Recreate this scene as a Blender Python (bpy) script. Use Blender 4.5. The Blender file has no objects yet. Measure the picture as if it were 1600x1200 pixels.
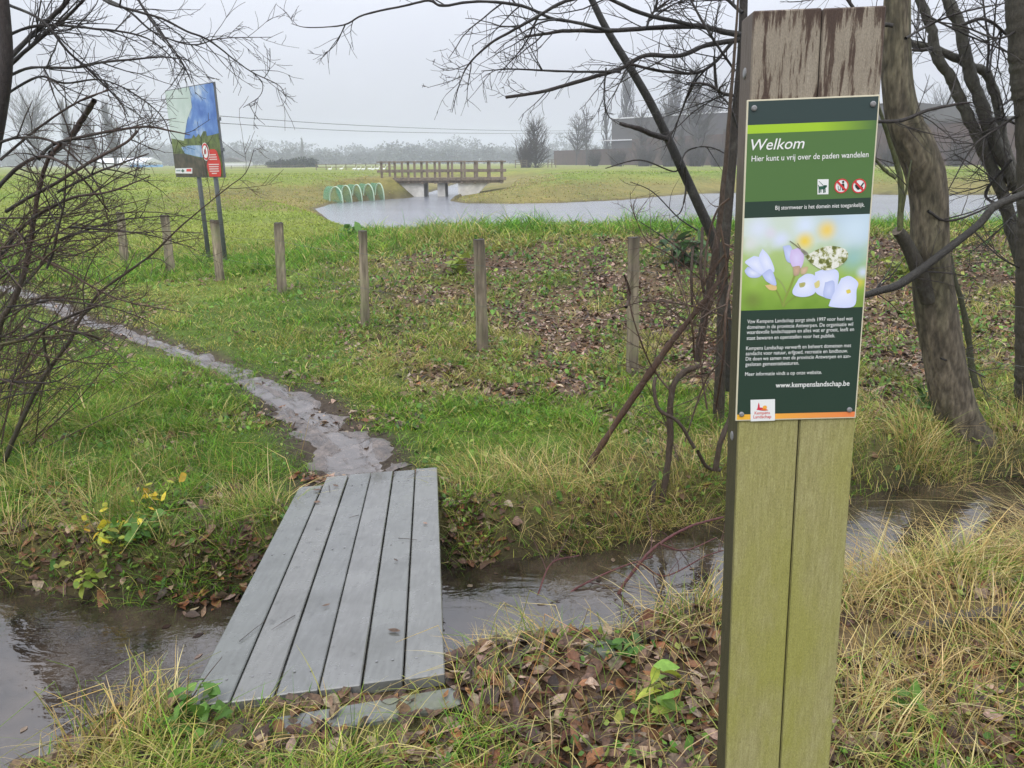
import bpy, math, random
import numpy as np
from mathutils import Matrix, Vector

R = math.radians
rng = np.random.default_rng(7)
random.seed(7)
S = bpy.context.scene
COL = S.collection

# ------------------------------------------------------------------ camera
PITCH, ROLL, FPX, CAMZ = R(16.13), R(0.4), 1200.0, 1.6
_f = np.array([0, math.cos(PITCH), -math.sin(PITCH)])
_r0 = np.array([1.0, 0, 0]); _u0 = np.array([0, math.sin(PITCH), math.cos(PITCH)])
_r = _r0 * math.cos(ROLL) - _u0 * math.sin(ROLL)
_u = _u0 * math.cos(ROLL) + _r0 * math.sin(ROLL)
CAM = np.array([0, 0, CAMZ])
cd = bpy.data.cameras.new('camera')
cd.sensor_width = 36; cd.lens = 36 * FPX / 1600; cd.clip_start = 0.05; cd.clip_end = 5000
cam = bpy.data.objects.new('camera', cd); COL.objects.link(cam)
cam.matrix_world = Matrix([[_r[0], _u[0], -_f[0], CAM[0]], [_r[1], _u[1], -_f[1], CAM[1]],
                           [_r[2], _u[2], -_f[2], CAM[2]], [0, 0, 0, 1]])
S.camera = cam

# ------------------------------------------------------------------ light
SUN_EL, SUN_AZ = R(50), R(200)
w = bpy.data.worlds.new('World'); S.world = w; w.use_nodes = True
nt = w.node_tree; nt.nodes.clear()
sky = nt.nodes.new('ShaderNodeTexSky'); sky.sky_type = 'NISHITA'; sky.sun_disc = False
sky.sun_elevation = SUN_EL; sky.sun_rotation = SUN_AZ; sky.dust_density = 4; sky.air_density = 1
tc = nt.nodes.new('ShaderNodeTexCoord')
sep = nt.nodes.new('ShaderNodeSeparateXYZ'); nt.links.new(tc.outputs['Generated'], sep.inputs[0])
m1 = nt.nodes.new('ShaderNodeMath'); m1.operation = 'MAXIMUM'; nt.links.new(sep.outputs['Z'], m1.inputs[0]); m1.inputs[1].default_value = 0
m2 = nt.nodes.new('ShaderNodeMath'); m2.operation = 'MULTIPLY_ADD'; nt.links.new(m1.outputs[0], m2.inputs[0]); m2.inputs[1].default_value = 13.6; m2.inputs[2].default_value = 4.5
no = nt.nodes.new('ShaderNodeTexNoise'); no.inputs['Scale'].default_value = 2.2; no.inputs['Detail'].default_value = 4
mp = nt.nodes.new('ShaderNodeMapping'); mp.inputs['Scale'].default_value = (1, 1, 3.2); nt.links.new(tc.outputs['Generated'], mp.inputs[0]); nt.links.new(mp.outputs[0], no.inputs['Vector'])
m3 = nt.nodes.new('ShaderNodeMath'); m3.operation = 'MULTIPLY_ADD'; nt.links.new(no.outputs['Fac'], m3.inputs[0]); m3.inputs[1].default_value = 0.34; m3.inputs[2].default_value = 0.83
m4 = nt.nodes.new('ShaderNodeMath'); m4.operation = 'MULTIPLY'; nt.links.new(m2.outputs[0], m4.inputs[0]); nt.links.new(m3.outputs[0], m4.inputs[1])
vs = nt.nodes.new('ShaderNodeVectorMath'); vs.operation = 'SCALE'; vs.inputs[0].default_value = (0.915, 0.945, 1.05); nt.links.new(m4.outputs[0], vs.inputs['Scale'])
mx = nt.nodes.new('ShaderNodeMix'); mx.data_type = 'RGBA'; mx.inputs[0].default_value = 0.92
nt.links.new(sky.outputs[0], mx.inputs[6]); nt.links.new(vs.outputs[0], mx.inputs[7])
bg = nt.nodes.new('ShaderNodeBackground'); bg.inputs['Strength'].default_value = 0.1
nt.links.new(mx.outputs[2], bg.inputs[0])
wo = nt.nodes.new('ShaderNodeOutputWorld'); nt.links.new(bg.outputs[0], wo.inputs[0])
sl = bpy.data.lights.new('sun', 'SUN'); sl.energy = 0.9; sl.angle = R(25); sl.color = (1.0, 0.97, 0.92)
so = bpy.data.objects.new('sun', sl); COL.objects.link(so)
_sd = Vector((math.sin(SUN_AZ) * math.cos(SUN_EL), math.cos(SUN_AZ) * math.cos(SUN_EL), math.sin(SUN_EL)))
so.rotation_euler = _sd.to_track_quat('Z', 'Y').to_euler()
S.view_settings.view_transform = 'Standard'; S.view_settings.look = 'None'
S.view_settings.exposure = 0.5; S.view_settings.gamma = 1
S.render.engine = 'CYCLES'
S.cycles.max_bounces = 6; S.cycles.diffuse_bounces = 3; S.cycles.glossy_bounces = 3
S.cycles.transparent_max_bounces = 12; S.cycles.volume_bounces = 1

# ------------------------------------------------------------------ helpers
def ray(px, py):
    d = _f + (px - 800) / FPX * _r + (600 - py) / FPX * _u
    return d
def P(px, py, d):                       # world point seen at pixel, at depth d along the axis
    return CAM + d * ray(px, py)
def PY(px, py, Y):                      # world point seen at pixel, at horizontal distance Y
    d = ray(px, py); return CAM + d * (Y / d[1])
def onz(px, py, z):
    d = ray(px, py); return CAM + d * ((z - CAMZ) / d[2])
def atY(px, Y, z):                      # world x for a column at distance Y, height z
    dep = Y * math.cos(PITCH) - (z - CAMZ) * math.sin(PITCH)
    return (px - 800) / FPX * dep

def sstep(a, b, x):
    t = np.clip((x - a) / (b - a), 0, 1); return t * t * (3 - 2 * t)
def _h(ix, iy, seed):
    n = (ix.astype(np.int64) * 374761393 + iy.astype(np.int64) * 668265263 + seed * 1442695041) & 0xffffffff
    n = ((n ^ (n >> 13)) * 1274126177) & 0xffffffff
    return ((n ^ (n >> 16)) & 0xffff) / 65535.0
def vnoise(x, y, seed=0):
    x = np.asarray(x, float); y = np.asarray(y, float)
    ix = np.floor(x); iy = np.floor(y); fx = x - ix; fy = y - iy
    fx = fx * fx * (3 - 2 * fx); fy = fy * fy * (3 - 2 * fy)
    a = _h(ix, iy, seed); b = _h(ix + 1, iy, seed); c = _h(ix, iy + 1, seed); d = _h(ix + 1, iy + 1, seed)
    return (a * (1 - fx) + b * fx) * (1 - fy) + (c * (1 - fx) + d * fx) * fy
def fbm(x, y, seed=0, oc=4):
    s = 0; amp = .5; tot = 0
    for k in range(oc):
        s = s + amp * vnoise(np.asarray(x) * 2 ** k + 17.3 * k, np.asarray(y) * 2 ** k - 9.1 * k, seed + k); tot += amp; amp *= .5
    return s / tot

def tag(o, label=None, cat=None, group=None, kind=None):
    if label: o['label'] = label
    if cat: o['category'] = cat
    if group: o['group'] = group
    if kind: o['kind'] = kind
    return o
def empty(name, loc, label=None, cat=None, group=None):
    o = bpy.data.objects.new(name, None); COL.objects.link(o); o.location = [float(v) for v in loc]
    o.empty_display_size = .1
    return tag(o, label, cat, group)
def link(name, me, mat, parent=None):
    o = bpy.data.objects.new(name, me); COL.objects.link(o)
    if mat is not None:
        me.materials.clear(); me.materials.append(mat)
    if parent is not None:              # vertices are in world space: keep them there
        o.parent = parent
        o.matrix_parent_inverse = pinv(parent)
    return o
def pinv(p):
    bpy.context.view_layer.update()
    return p.matrix_world.inverted()
def mesh_arr(name, V, F, C=None, smooth=False):
    """V (n,3), F (m,k) one polygon size, C (n,3) vertex colours"""
    me = bpy.data.meshes.new(name); V = np.asarray(V, np.float32); F = np.asarray(F, np.int32)
    me.vertices.add(len(V)); me.vertices.foreach_set('co', V.ravel())
    k = F.shape[1]; me.loops.add(F.size); me.loops.foreach_set('vertex_index', F.ravel())
    me.polygons.add(len(F)); me.polygons.foreach_set('loop_start', np.arange(0, F.size, k, dtype=np.int32))
    me.polygons.foreach_set('loop_total', np.full(len(F), k, np.int32))
    if smooth: me.polygons.foreach_set('use_smooth', np.ones(len(F), bool))
    if C is not None:
        a = me.color_attributes.new('Col', 'FLOAT_COLOR', 'POINT')
        a.data.foreach_set('color', np.concatenate([np.asarray(C, np.float32), np.ones((len(V), 1), np.float32)], 1).ravel())
    me.update(calc_edges=True); return me

class MB:
    """collects polygons of any size, with a colour per vertex"""
    def __init__(s): s.v = []; s.f = []; s.c = []
    def poly(s, pts, col=(1, 1, 1)):
        b = len(s.v); s.v += [tuple(map(float, p)) for p in pts]; s.c += [col] * len(pts); s.f.append(tuple(range(b, b + len(pts))))
    def grid(s, V, F, col=(1, 1, 1)):
        b = len(s.v); s.v += [tuple(map(float, p)) for p in V]
        s.c += list(col) if isinstance(col, np.ndarray) else [col] * len(V)
        s.f += [tuple(int(i) + b for i in f) for f in F]
    def box(s, o, ex, ey, ez, x0, x1, y0, y1, z0, z1, bev=0.0, col=(1, 1, 1)):
        o = np.asarray(o, float); ex, ey, ez = map(lambda q: np.asarray(q, float), (ex, ey, ez))
        if bev <= 0:
            V = [o + ex * x + ey * y + ez * z for z in (z0, z1) for y in (y0, y1) for x in (x0, x1)]
            F = [(0, 2, 3, 1), (4, 5, 7, 6), (0, 1, 5, 4), (2, 6, 7, 3), (0, 4, 6, 2), (1, 3, 7, 5)]
            s.grid(V, F, col); return
        b = bev                          # chamfered box: 24 vertices
        V = []; idx = {}
        for i, x in enumerate((x0, x1)):
            for j, y in enumerate((y0, y1)):
                for k, z in enumerate((z0, z1)):
                    sx, sy, sz = (1, -1)[i], (1, -1)[j], (1, -1)[k]
                    for a, (dx, dy, dz) in enumerate(((0, 1, 1), (1, 0, 1), (1, 1, 0))):
                        idx[i, j, k, a] = len(V); V.append(o + ex * (x + sx * b * dx) + ey * (y + sy * b * dy) + ez * (z + sz * b * dz))
        F = []
        for i in (0, 1): F.append([idx[i, 0, 0, 0], idx[i, 1, 0, 0], idx[i, 1, 1, 0], idx[i, 0, 1, 0]])
        for j in (0, 1): F.append([idx[0, j, 0, 1], idx[1, j, 0, 1], idx[1, j, 1, 1], idx[0, j, 1, 1]])
        for k in (0, 1): F.append([idx[0, 0, k, 2], idx[1, 0, k, 2], idx[1, 1, k, 2], idx[0, 1, k, 2]])
        for i in (0, 1):
            for j in (0, 1): F.append([idx[i, j, 0, 0], idx[i, j, 1, 0], idx[i, j, 1, 1], idx[i, j, 0, 1]])
            for k in (0, 1): F.append([idx[i, 0, k, 0], idx[i, 1, k, 0], idx[i, 1, k, 2], idx[i, 0, k, 2]])
        for j in (0, 1):
            for k in (0, 1): F.append([idx[0, j, k, 1], idx[1, j, k, 1], idx[1, j, k, 2], idx[0, j, k, 2]])
        for i in (0, 1):
            for j in (0, 1):
                for k in (0, 1): F.append([idx[i, j, k, 0], idx[i, j, k, 1], idx[i, j, k, 2]])
        s.grid(V, F, col)
    def tube(s, pts, rad, sides=5, col=(1, 1, 1), cap=True):
        V, F = tube(pts, rad, sides, cap)
        s.grid(V, F, col)
    def build(s, name, mat, parent=None, smooth=False):
        me = bpy.data.meshes.new(name); me.from_pydata(s.v, [], s.f)
        a = me.color_attributes.new('Col', 'FLOAT_COLOR', 'POINT')
        a.data.foreach_set('color', np.concatenate([np.array(s.c, np.float32).reshape(-1, 3), np.ones((len(s.v), 1), np.float32)], 1).ravel())
        import bmesh
        bm = bmesh.new(); bm.from_mesh(me); bmesh.ops.recalc_face_normals(bm, faces=bm.faces); bm.to_mesh(me); bm.free()
        if smooth: me.polygons.foreach_set('use_smooth', np.ones(len(me.polygons), bool))
        me.update()
        return link(name, me, mat, parent)

def frames(pts):
    pts = np.asarray(pts, float); t = np.gradient(pts, axis=0); t /= np.linalg.norm(t, axis=1)[:, None] + 1e-12
    ref = np.array([0.31, 0.62, 0.72]) if abs(t[0] @ np.array([0.31, 0.62, 0.72])) < .9 else np.array([.9, -.3, .1])
    a = np.cross(t, ref); a /= np.linalg.norm(a, axis=1)[:, None] + 1e-12
    return t, a, np.cross(t, a)
def tube(pts, rad, sides=5, cap=True):
    pts = np.asarray(pts, float); n = len(pts); rad = np.broadcast_to(np.asarray(rad, float), (n,))
    t, a, b = frames(pts)
    th = np.arange(sides) * 2 * np.pi / sides
    V = pts[:, None] + rad[:, None, None] * (np.cos(th)[None, :, None] * a[:, None] + np.sin(th)[None, :, None] * b[:, None])
    V = V.reshape(-1, 3)
    i = np.arange(n - 1)[:, None] * sides; j = np.arange(sides)[None]; j2 = (j + 1) % sides
    F = np.stack([i + j, i + j2, i + sides + j2, i + sides + j], -1).reshape(-1, 4).tolist()
    if cap:
        F.append(list(range(sides))[::-1]); F.append(list(range((n - 1) * sides, n * sides)))
    return V, F
def smooth_line(pts, k=4):
    """Catmull-Rom through rows of any width"""
    p = np.asarray(pts, float); 
    if len(p) < 3: 
        t = np.linspace(0, 1, k + 1)[:, None]; return p[0] * (1 - t) + p[-1] * t
    q = np.vstack([2 * p[0] - p[1], p, 2 * p[-1] - p[-2]]); out = []
    for i in range(1, len(q) - 2):
        for s in np.arange(k) / k:
            out.append(.5 * (2 * q[i] + (q[i + 1] - q[i - 1]) * s + (2 * q[i - 1] - 5 * q[i] + 4 * q[i + 1] - q[i + 2]) * s ** 2 + (3 * q[i] - q[i - 1] - 3 * q[i + 1] + q[i + 2]) * s ** 3))
    out.append(p[-1]); return np.array(out)

# ------------------------------------------------------------------ materials
def mat_new(name):
    m = bpy.data.materials.new(name); m.use_nodes = True; m.node_tree.nodes.clear()
    return m, m.node_tree
def nd(nt, typ, ins=None, **props):
    n = nt.nodes.new(typ)
    for k, v in props.items(): setattr(n, k, v)
    for k, v in (ins or {}).items():
        s = n.inputs[k]
        if isinstance(v, bpy.types.NodeSocket): nt.links.new(v, s)
        else: s.default_value = v
    return n
def ramp(nt, fac, stops):
    n = nd(nt, 'ShaderNodeValToRGB', {0: fac}); e = n.color_ramp.elements
    while len(e) < len(stops): e.new(.5)
    for q, (p, c) in zip(e, stops): q.position = p; q.color = (*c, 1) if len(c) == 3 else c
    return n.outputs[0]
def mixc(nt, fac, a, b, mode='MIX'):
    n = nd(nt, 'ShaderNodeMix', {0: fac, 6: a if isinstance(a, bpy.types.NodeSocket) else (*a, 1), 7: b if isinstance(b, bpy.types.NodeSocket) else (*b, 1)}, data_type='RGBA', blend_type=mode)
    return n.outputs[2]
def objco(nt, scale=(1, 1, 1)):
    c = nd(nt, 'ShaderNodeTexCoord'); return nd(nt, 'ShaderNodeMapping', {0: c.outputs['Object'], 'Scale': scale}).outputs[0]
def noise(nt, vec, scale, detail=4, rough=.55, out='Fac', dist=0):
    return nd(nt, 'ShaderNodeTexNoise', {'Vector': vec, 'Scale': scale, 'Detail': detail, 'Roughness': rough, 'Distortion': dist}).outputs[out]
def finish(nt, base, rough=.6, bump=None, bstr=.3, bdist=.01, spec=.5, ior=1.5, extra=None, **kw):
    ins = {'Base Color': base if isinstance(base, bpy.types.NodeSocket) else (*base, 1), 'Roughness': rough, 'Specular IOR Level': spec, 'IOR': ior}
    ins.update(extra or {})
    b = nd(nt, 'ShaderNodeBsdfPrincipled', ins)
    if bump is not None:
        bn = nd(nt, 'ShaderNodeBump', {'Height': bump, 'Strength': bstr, 'Distance': bdist}); nt.links.new(bn.outputs[0], b.inputs['Normal'])
    o = nd(nt, 'ShaderNodeOutputMaterial', {0: b.outputs[0]}); return b
def attr(nt, name='Col'): return nd(nt, 'ShaderNodeAttribute', attribute_name=name).outputs['Color']

def m_plain(name, col, rough=.6, nscale=12, namt=.25, spec=.5, bstr=.2, bdist=.005):
    m, nt = mat_new(name); v = objco(nt); n = noise(nt, v, nscale, 5)
    c = mixc(nt, 1.0, col, ramp(nt, n, [(.3, (1 - namt,) * 3), (.7, (1 + namt * .6,) * 3)]), 'MULTIPLY')
    finish(nt, c, rough, n, bstr, bdist, spec); return m
def m_attr(name, rough=.6, nscale=20, namt=.3, spec=.5, transl=0, bstr=.2, bdist=.004, stretch=(1, 1, 1)):
    m, nt = mat_new(name); v = objco(nt, stretch); n = noise(nt, v, nscale, 4)
    c = mixc(nt, 1.0, attr(nt), ramp(nt, n, [(.3, (1 - namt,) * 3), (.7, (1 + namt * .6,) * 3)]), 'MULTIPLY') if namt else attr(nt)
    b = finish(nt, c, rough, n if bstr else None, bstr, bdist, spec)
    if transl:
        t = nd(nt, 'ShaderNodeBsdfTranslucent', {'Color': c}); mx = nd(nt, 'ShaderNodeMixShader', {0: transl, 1: b.outputs[0], 2: t.outputs[0]})
        out = [n for n in nt.nodes if n.type == 'OUTPUT_MATERIAL'][0]; nt.links.new(mx.outputs[0], out.inputs[0])
    return m

M = {}
M['blade'] = m_attr('grass_blade', .5, namt=0, spec=.22, transl=.38, bstr=0)
M['deadleaf'] = m_attr('dead_leaf', .42, 90, .5, .3, .12, .5, .004)
M['leaf'] = m_attr('green_leaf', .45, 60, .25, .3, .3, .2, .003)
def m_bark():
    m, nt = mat_new('bark'); v = objco(nt); n = noise(nt, objco(nt, (1, 1, .4)), 70, 6, .7); b = noise(nt, v, 9, 5, .65)
    c = mixc(nt, 1, attr(nt), ramp(nt, n, [(.3, (.45,) * 3), (.7, (1.35,) * 3)]), 'MULTIPLY')
    c = mixc(nt, ramp(nt, b, [(.56, (0, 0, 0)), (.72, (.5,) * 3)]), c, (.13, .135, .11))
    finish(nt, c, .6, n, 1, .012, .4); return m
M['bark'] = m_bark()
M['print'] = m_attr('print', .38, namt=0, spec=.35, bstr=0)
M['feather'] = m_plain('white_feather', (.85, .85, .84), .7)
M['wire'] = m_plain('rusty_wire', (.10, .11, .09), .5)
M['cable'] = m_plain('power_cable', (.06, .06, .065), .6)

def m_ground():
    m, nt = mat_new('ground'); v = objco(nt)
    n1 = noise(nt, v, 22, 6, .65); n2 = noise(nt, v, 3.0, 5, .6); n3 = noise(nt, v, .35, 6, .6)
    c = mixc(nt, 1, attr(nt), ramp(nt, n1, [(.3, (.55, .52, .5)), (.7, (1.35, 1.35, 1.3))]), 'MULTIPLY')
    c = mixc(nt, 1, c, ramp(nt, n2, [(.3, (.75, .76, .72)), (.7, (1.2, 1.18, 1.15))]), 'MULTIPLY')
    c = mixc(nt, 1, c, ramp(nt, n3, [(.32, (.78, .84, .8)), (.68, (1.2, 1.12, 1.05))]), 'MULTIPLY')
    h = nd(nt, 'ShaderNodeMath', {0: n1, 1: n2}, operation='ADD').outputs[0]
    finish(nt, c, .8, h, .9, .03, .15); return m
M['ground'] = m_ground()

def m_mud():
    m, nt = mat_new('wet_mud'); v = objco(nt)
    wet = nd(nt, 'ShaderNodeSeparateColor', {0: attr(nt)}).outputs[0]
    n1 = noise(nt, v, 10, 8, .72, dist=.4); n3 = noise(nt, v, 60, 5, .65); n4 = noise(nt, v, 16, 6, .7)
    c = ramp(nt, n1, [(.34, (.035, .025, .018)), (.5, (.095, .07, .053)), (.66, (.20, .155, .125))])
    c = mixc(nt, 1, c, ramp(nt, n3, [(.35, (.6,) * 3), (.65, (1.3,) * 3)]), 'MULTIPLY')
    c = mixc(nt, nd(nt, 'ShaderNodeMath', {0: wet, 1: .55}, operation='MULTIPLY').outputs[0], c, (.06, .048, .04))
    f = nd(nt, 'ShaderNodeMath', {0: n4, 1: .9, 2: wet}, operation='MULTIPLY_ADD').outputs[0]
    rr = ramp(nt, f, [(.42, (.62,) * 3), (.72, (.30,) * 3), (1.05, (.06,) * 3)])
    h = nd(nt, 'ShaderNodeMath', {0: n3, 1: .45, 2: n1}, operation='MULTIPLY_ADD').outputs[0]
    inv = nd(nt, 'ShaderNodeMath', {0: 1.0, 1: wet}, operation='SUBTRACT').outputs[0]
    h = nd(nt, 'ShaderNodeMath', {0: h, 1: nd(nt, 'ShaderNodeMath', {0: inv, 1: .12}, operation='MAXIMUM').outputs[0]}, operation='MULTIPLY').outputs[0]
    finish(nt, c, rr, h, .9, .03, .9, 1.7); return m
M['mud'] = m_mud()

def m_stream():
    m, nt = mat_new('stream_water'); v = objco(nt, (1, 1.7, 1))
    n1 = noise(nt, v, 3.6, 3, .5, dist=1.6); n2 = noise(nt, v, 24, 2, .5, dist=.6)
    h = nd(nt, 'ShaderNodeMath', {0: n2, 1: .18, 2: n1}, operation='MULTIPLY_ADD').outputs[0]
    c = ramp(nt, noise(nt, objco(nt), 3.5, 5, .6), [(.35, (.012, .009, .006)), (.65, (.06, .045, .032))])
    finish(nt, c, .015, h, .08, .05, .5, 1.9); return m
M['stream'] = m_stream()
def m_pond():
    m, nt = mat_new('pond_water'); v = objco(nt, (.35, 1, 1))
    n1 = noise(nt, v, 9, 3, .6); n2 = noise(nt, v, .5, 3, .5)
    finish(nt, ramp(nt, n2, [(.3, (.15, .16, .175)), (.7, (.20, .21, .23))]), .22, n1, .35, .04, .5, 1.45); return m
M['pond'] = m_pond()

def m_deck():
    m, nt = mat_new('wet_grey_plank'); v = objco(nt, (1, .12, 1)); v0 = objco(nt)
    g = noise(nt, v, 70, 5, .6); st = noise(nt, v0, 3.2, 6, .65); bl = noise(nt, v0, 12, 7, .72)
    c = ramp(nt, g, [(.25, (.118, .118, .108)), (.75, (.172, .172, .16))])
    c = mixc(nt, 1, c, attr(nt), 'MULTIPLY')
    c = mixc(nt, 1, c, ramp(nt, st, [(.30, (.62, .62, .58)), (.60, (1.08, 1.08, 1.08))]), 'MULTIPLY')
    c = mixc(nt, ramp(nt, bl, [(.60, (0, 0, 0)), (.70, (.7,) * 3)]), c, (.04, .04, .032))
    sp_ = noise(nt, v0, 95, 3, .6); c = mixc(nt, ramp(nt, sp_, [(.66, (0, 0, 0)), (.72, (.7,) * 3)]), c, (.045, .04, .032))
    rr = ramp(nt, st, [(.35, (.10,) * 3), (.65, (.36,) * 3)])
    h = nd(nt, 'ShaderNodeMath', {0: g, 1: bl}, operation='ADD').outputs[0]
    finish(nt, c, rr, h, .12, .004, .7, 1.6); return m
M['deck'] = m_deck()

def m_wood(name, light, dark, algae=None, grain=30, vcol=False):
    m, nt = mat_new(name); v = objco(nt, (1, 1, .1)); v0 = objco(nt)
    g = noise(nt, v, grain, 6, .65); b = noise(nt, v0, 5, 5, .6)
    c = ramp(nt, g, [(.3, dark), (.7, light)])
    if algae: c = mixc(nt, ramp(nt, b, [(.45, (0, 0, 0)), (.65, (.8,) * 3)]), c, algae)
    c = mixc(nt, 1, c, ramp(nt, b, [(.3, (.7,) * 3), (.7, (1.15,) * 3)]), 'MULTIPLY')
    if vcol: c = mixc(nt, 1, c, attr(nt), 'MULTIPLY')
    finish(nt, c, .7, g, .5, .006, .35); return m
M['post'] = m_wood('weathered_post', (.46, .38, .28), (.13, .105, .075), (.22, .22, .12), 26, True)
M['rail'] = m_wood('grey_rail_wood', (.27, .22, .165), (.13, .105, .08), None, 7)
M['sleeper'] = m_wood('wet_sleeper', (.24, .25, .24), (.13, .135, .13), (.12, .13, .07), 40)
M['concrete'] = m_plain('pale_concrete', (.62, .60, .55), .8, 3, .25)
M['steel'] = m_plain('grey_steel', (.13, .14, .15), .45, 30, .15)
M['hoop'] = m_plain('pale_green_hoop', (.48, .60, .46), .5, 10, .1)
M['brick'] = m_plain('brown_wall', (.085, .048, .037), .85, .6, .3)
M['clad'] = m_plain('dark_grey_cladding', (.066, .056, .05), .7, .4, .2)
M['white'] = m_plain('white_panel', (.72, .73, .74), .6, 1, .1)
M['blue'] = m_plain('blue_panel', (.12, .33, .62), .6, 1, .1)
M['screw'] = m_plain('screw_steel', (.22, .22, .22), .35, 60, .2)
M['stone'] = m_plain('mossy_stone', (.10, .115, .085), .6, 18, .45, .5, .5, .01)
def m_net():
    m, nt = mat_new('green_net'); 
    d = nd(nt, 'ShaderNodeBsdfDiffuse', {'Color': (.14, .40, .27, 1)}); t = nd(nt, 'ShaderNodeBsdfTransparent')
    mx = nd(nt, 'ShaderNodeMixShader', {0: .40, 1: t.outputs[0], 2: d.outputs[0]}); nd(nt, 'ShaderNodeOutputMaterial', {0: mx.outputs[0]}); return m
M['net'] = m_net()

# ------------------------------------------------------------------ terrain
FAR_X = [-40, -6, -3.4, -2.5, -2.0, -1.2, -.35, .7, 2.4, 3.7, 6, 40]; FAR_Y = [2.2, 3.6, 3.62, 3.5, 3.34, 3.42, 3.58, 3.92, 4.55, 4.85, 5.5, 12]
NEA_X = [-40, -6, -2.4, -1.62, -1.42, -1.2, -.9, .1, .7, 2.4, 3.7, 6, 40]; NEA_Y = [-6, -2, .2, 1.5, 2.05, 2.42, 2.5, 2.72, 2.9, 3.45, 3.9, 4.6, 11]
yfar = lambda x: np.interp(x, FAR_X, FAR_Y) + .10 * (vnoise(np.asarray(x) * 2.3, np.asarray(x) * 0, 5) - .5) * 2
ynea = lambda x: np.interp(x, NEA_X, NEA_Y) + .09 * (vnoise(np.asarray(x) * 2.9, np.asarray(x) * 0, 6) - .5) * 2
STREAM_Z, POND_Z = -.45, -.4
POND = np.array([(90, 17.2), (30, 16.6), (.8, 16.2), (-1.5, 17), (-3.3, 19.5), (-5.5, 25), (-8.9, 36), (-9.1, 40.5), (-7.7, 44), (-5.95, 46.5), (-5.7, 52), (-5.2, 80),
                 (-2.2, 80), (-3.0, 52), (-3.25, 46.5), (-3.3, 42.5), (-2.4, 39.8), (0, 39), (2.5, 39.5), (6, 42), (11, 49), (16, 51), (22, 46), (35, 44), (90, 45)], float)
def pond_sd(x, y):
    x = np.asarray(x, float); y = np.asarray(y, float); d = np.full(x.shape, 1e9); ins = np.zeros(x.shape, bool)
    n = len(POND)
    for i in range(n):
        a = POND[i]; b = POND[(i + 1) % n]; e = b - a
        t = np.clip(((x - a[0]) * e[0] + (y - a[1]) * e[1]) / (e @ e), 0, 1)
        d = np.minimum(d, np.hypot(x - a[0] - t * e[0], y - a[1] - t * e[1]))
        c = ((a[1] > y) != (b[1] > y)) & (x < e[0] * (y - a[1]) / (e[1] + 1e-12) + a[0]); ins ^= c
    return np.where(ins, -d, d)
PATHPX = [(560, 742, .25), (540, 705, .24), (492, 660, .19), (430, 615, .165), (365, 580, .14), (300, 552, .12), (240, 534, .10), (190, 518, .10), (140, 500, .10), (85, 478, .11), (30, 458, .12), (-70, 430, .16), (-210, 405, .2)]
PATH = smooth_line([(*onz(a, b, -.2)[:2], c) for a, b, c in PATHPX], 6)
def path_d(x, y):
    """distance to the path's edge (negative inside)"""
    x = np.asarray(x, float); d = np.full(x.shape, 1e9)
    for a, b in zip(PATH[:-1], PATH[1:]):
        e = b[:2] - a[:2]; t = np.clip(((x - a[0]) * e[0] + (y - a[1]) * e[1]) / (e @ e), 0, 1)
        d = np.minimum(d, np.hypot(x - a[0] - t * e[0], y - a[1] - t * e[1]) - (a[2] + t * (b[2] - a[2])))
    return d
def terrain(x, y, fine=True):
    x = np.asarray(x, float); y = np.asarray(y, float)
    near = np.zeros_like(x) + .02
    far = -.2 + .92 * sstep(13, 46, y)
    dike = sstep(-6, .5, x + (y - 14) * .12) * (.62 * sstep(6.3, 14.6, y) - .45 * sstep(15.5, 40, y))
    far = far + np.maximum(dike, -.2) * sstep(60, 30, y)
    mid = (yfar(x) + ynea(x)) / 2
    z = np.where(y < mid, near, far)
    z = z + (fbm(x * .55, y * .55, 11, 3) - .5) * .12 * sstep(3, 7, np.abs(y - mid) * 3)
    if fine:
        z = z + (fbm(x * 3.1, y * 3.1, 21, 3) - .5) * .055 + (fbm(x * 14, y * 14, 31, 2) - .5) * .018 * sstep(12, 6, y)
    # stream channel
    df = y - yfar(x); dn = ynea(x) - y
    dd = np.maximum(df, dn)                                  # >0 outside the water
    lim = STREAM_Z + np.where(dd > 0, np.minimum(dd, 1.2) * 1.15 * (1 + .3 * (vnoise(x * 6, y * 6, 3) - .5)), np.maximum(dd, -.5) * .8)
    z = np.where(y < 20, np.minimum(z, lim), z)
    # pond
    sd = pond_sd(x, y)
    slope = .62 + (.155 - .62) * sstep(20, 36, y)
    slope = np.where((x < -3.0) & (x > -9.5) & (y > 42.5) & (y < 54), .9, slope)
    lp = POND_Z + np.where(sd > 0, sd * slope, np.maximum(sd, -1.2) * .6)
    k = .12
    hh = np.clip(.5 + .5 * (lp - z) / k, 0, 1)
    z2 = lp * (1 - hh) + z * hh - k * hh * (1 - hh)
    z = np.where(sd < 15, np.minimum(z2, z), z)
    # the trodden path lies a little lower
    if fine:
        ny = (y > 4.0) & (y < 16)
        pdv = path_d(x, y) if np.ndim(x) == 0 or True else 0
        z = np.where(ny, z - .035 * sstep(.08, -.12, pdv), z)
    return z
def gz(x, y): return float(terrain(np.array([x]), np.array([y]))[0])
def hit(px, py, dmin=1.2):
    d = ray(px, py); ts = np.concatenate([np.arange(dmin, 12, .01), np.arange(12, 80, .05)])
    Q = CAM + ts[:, None] * d; below = Q[:, 2] < terrain(Q[:, 0], Q[:, 1])
    i = np.argmax(below) if below.any() else len(ts) - 1
    return Q[i]

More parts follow.
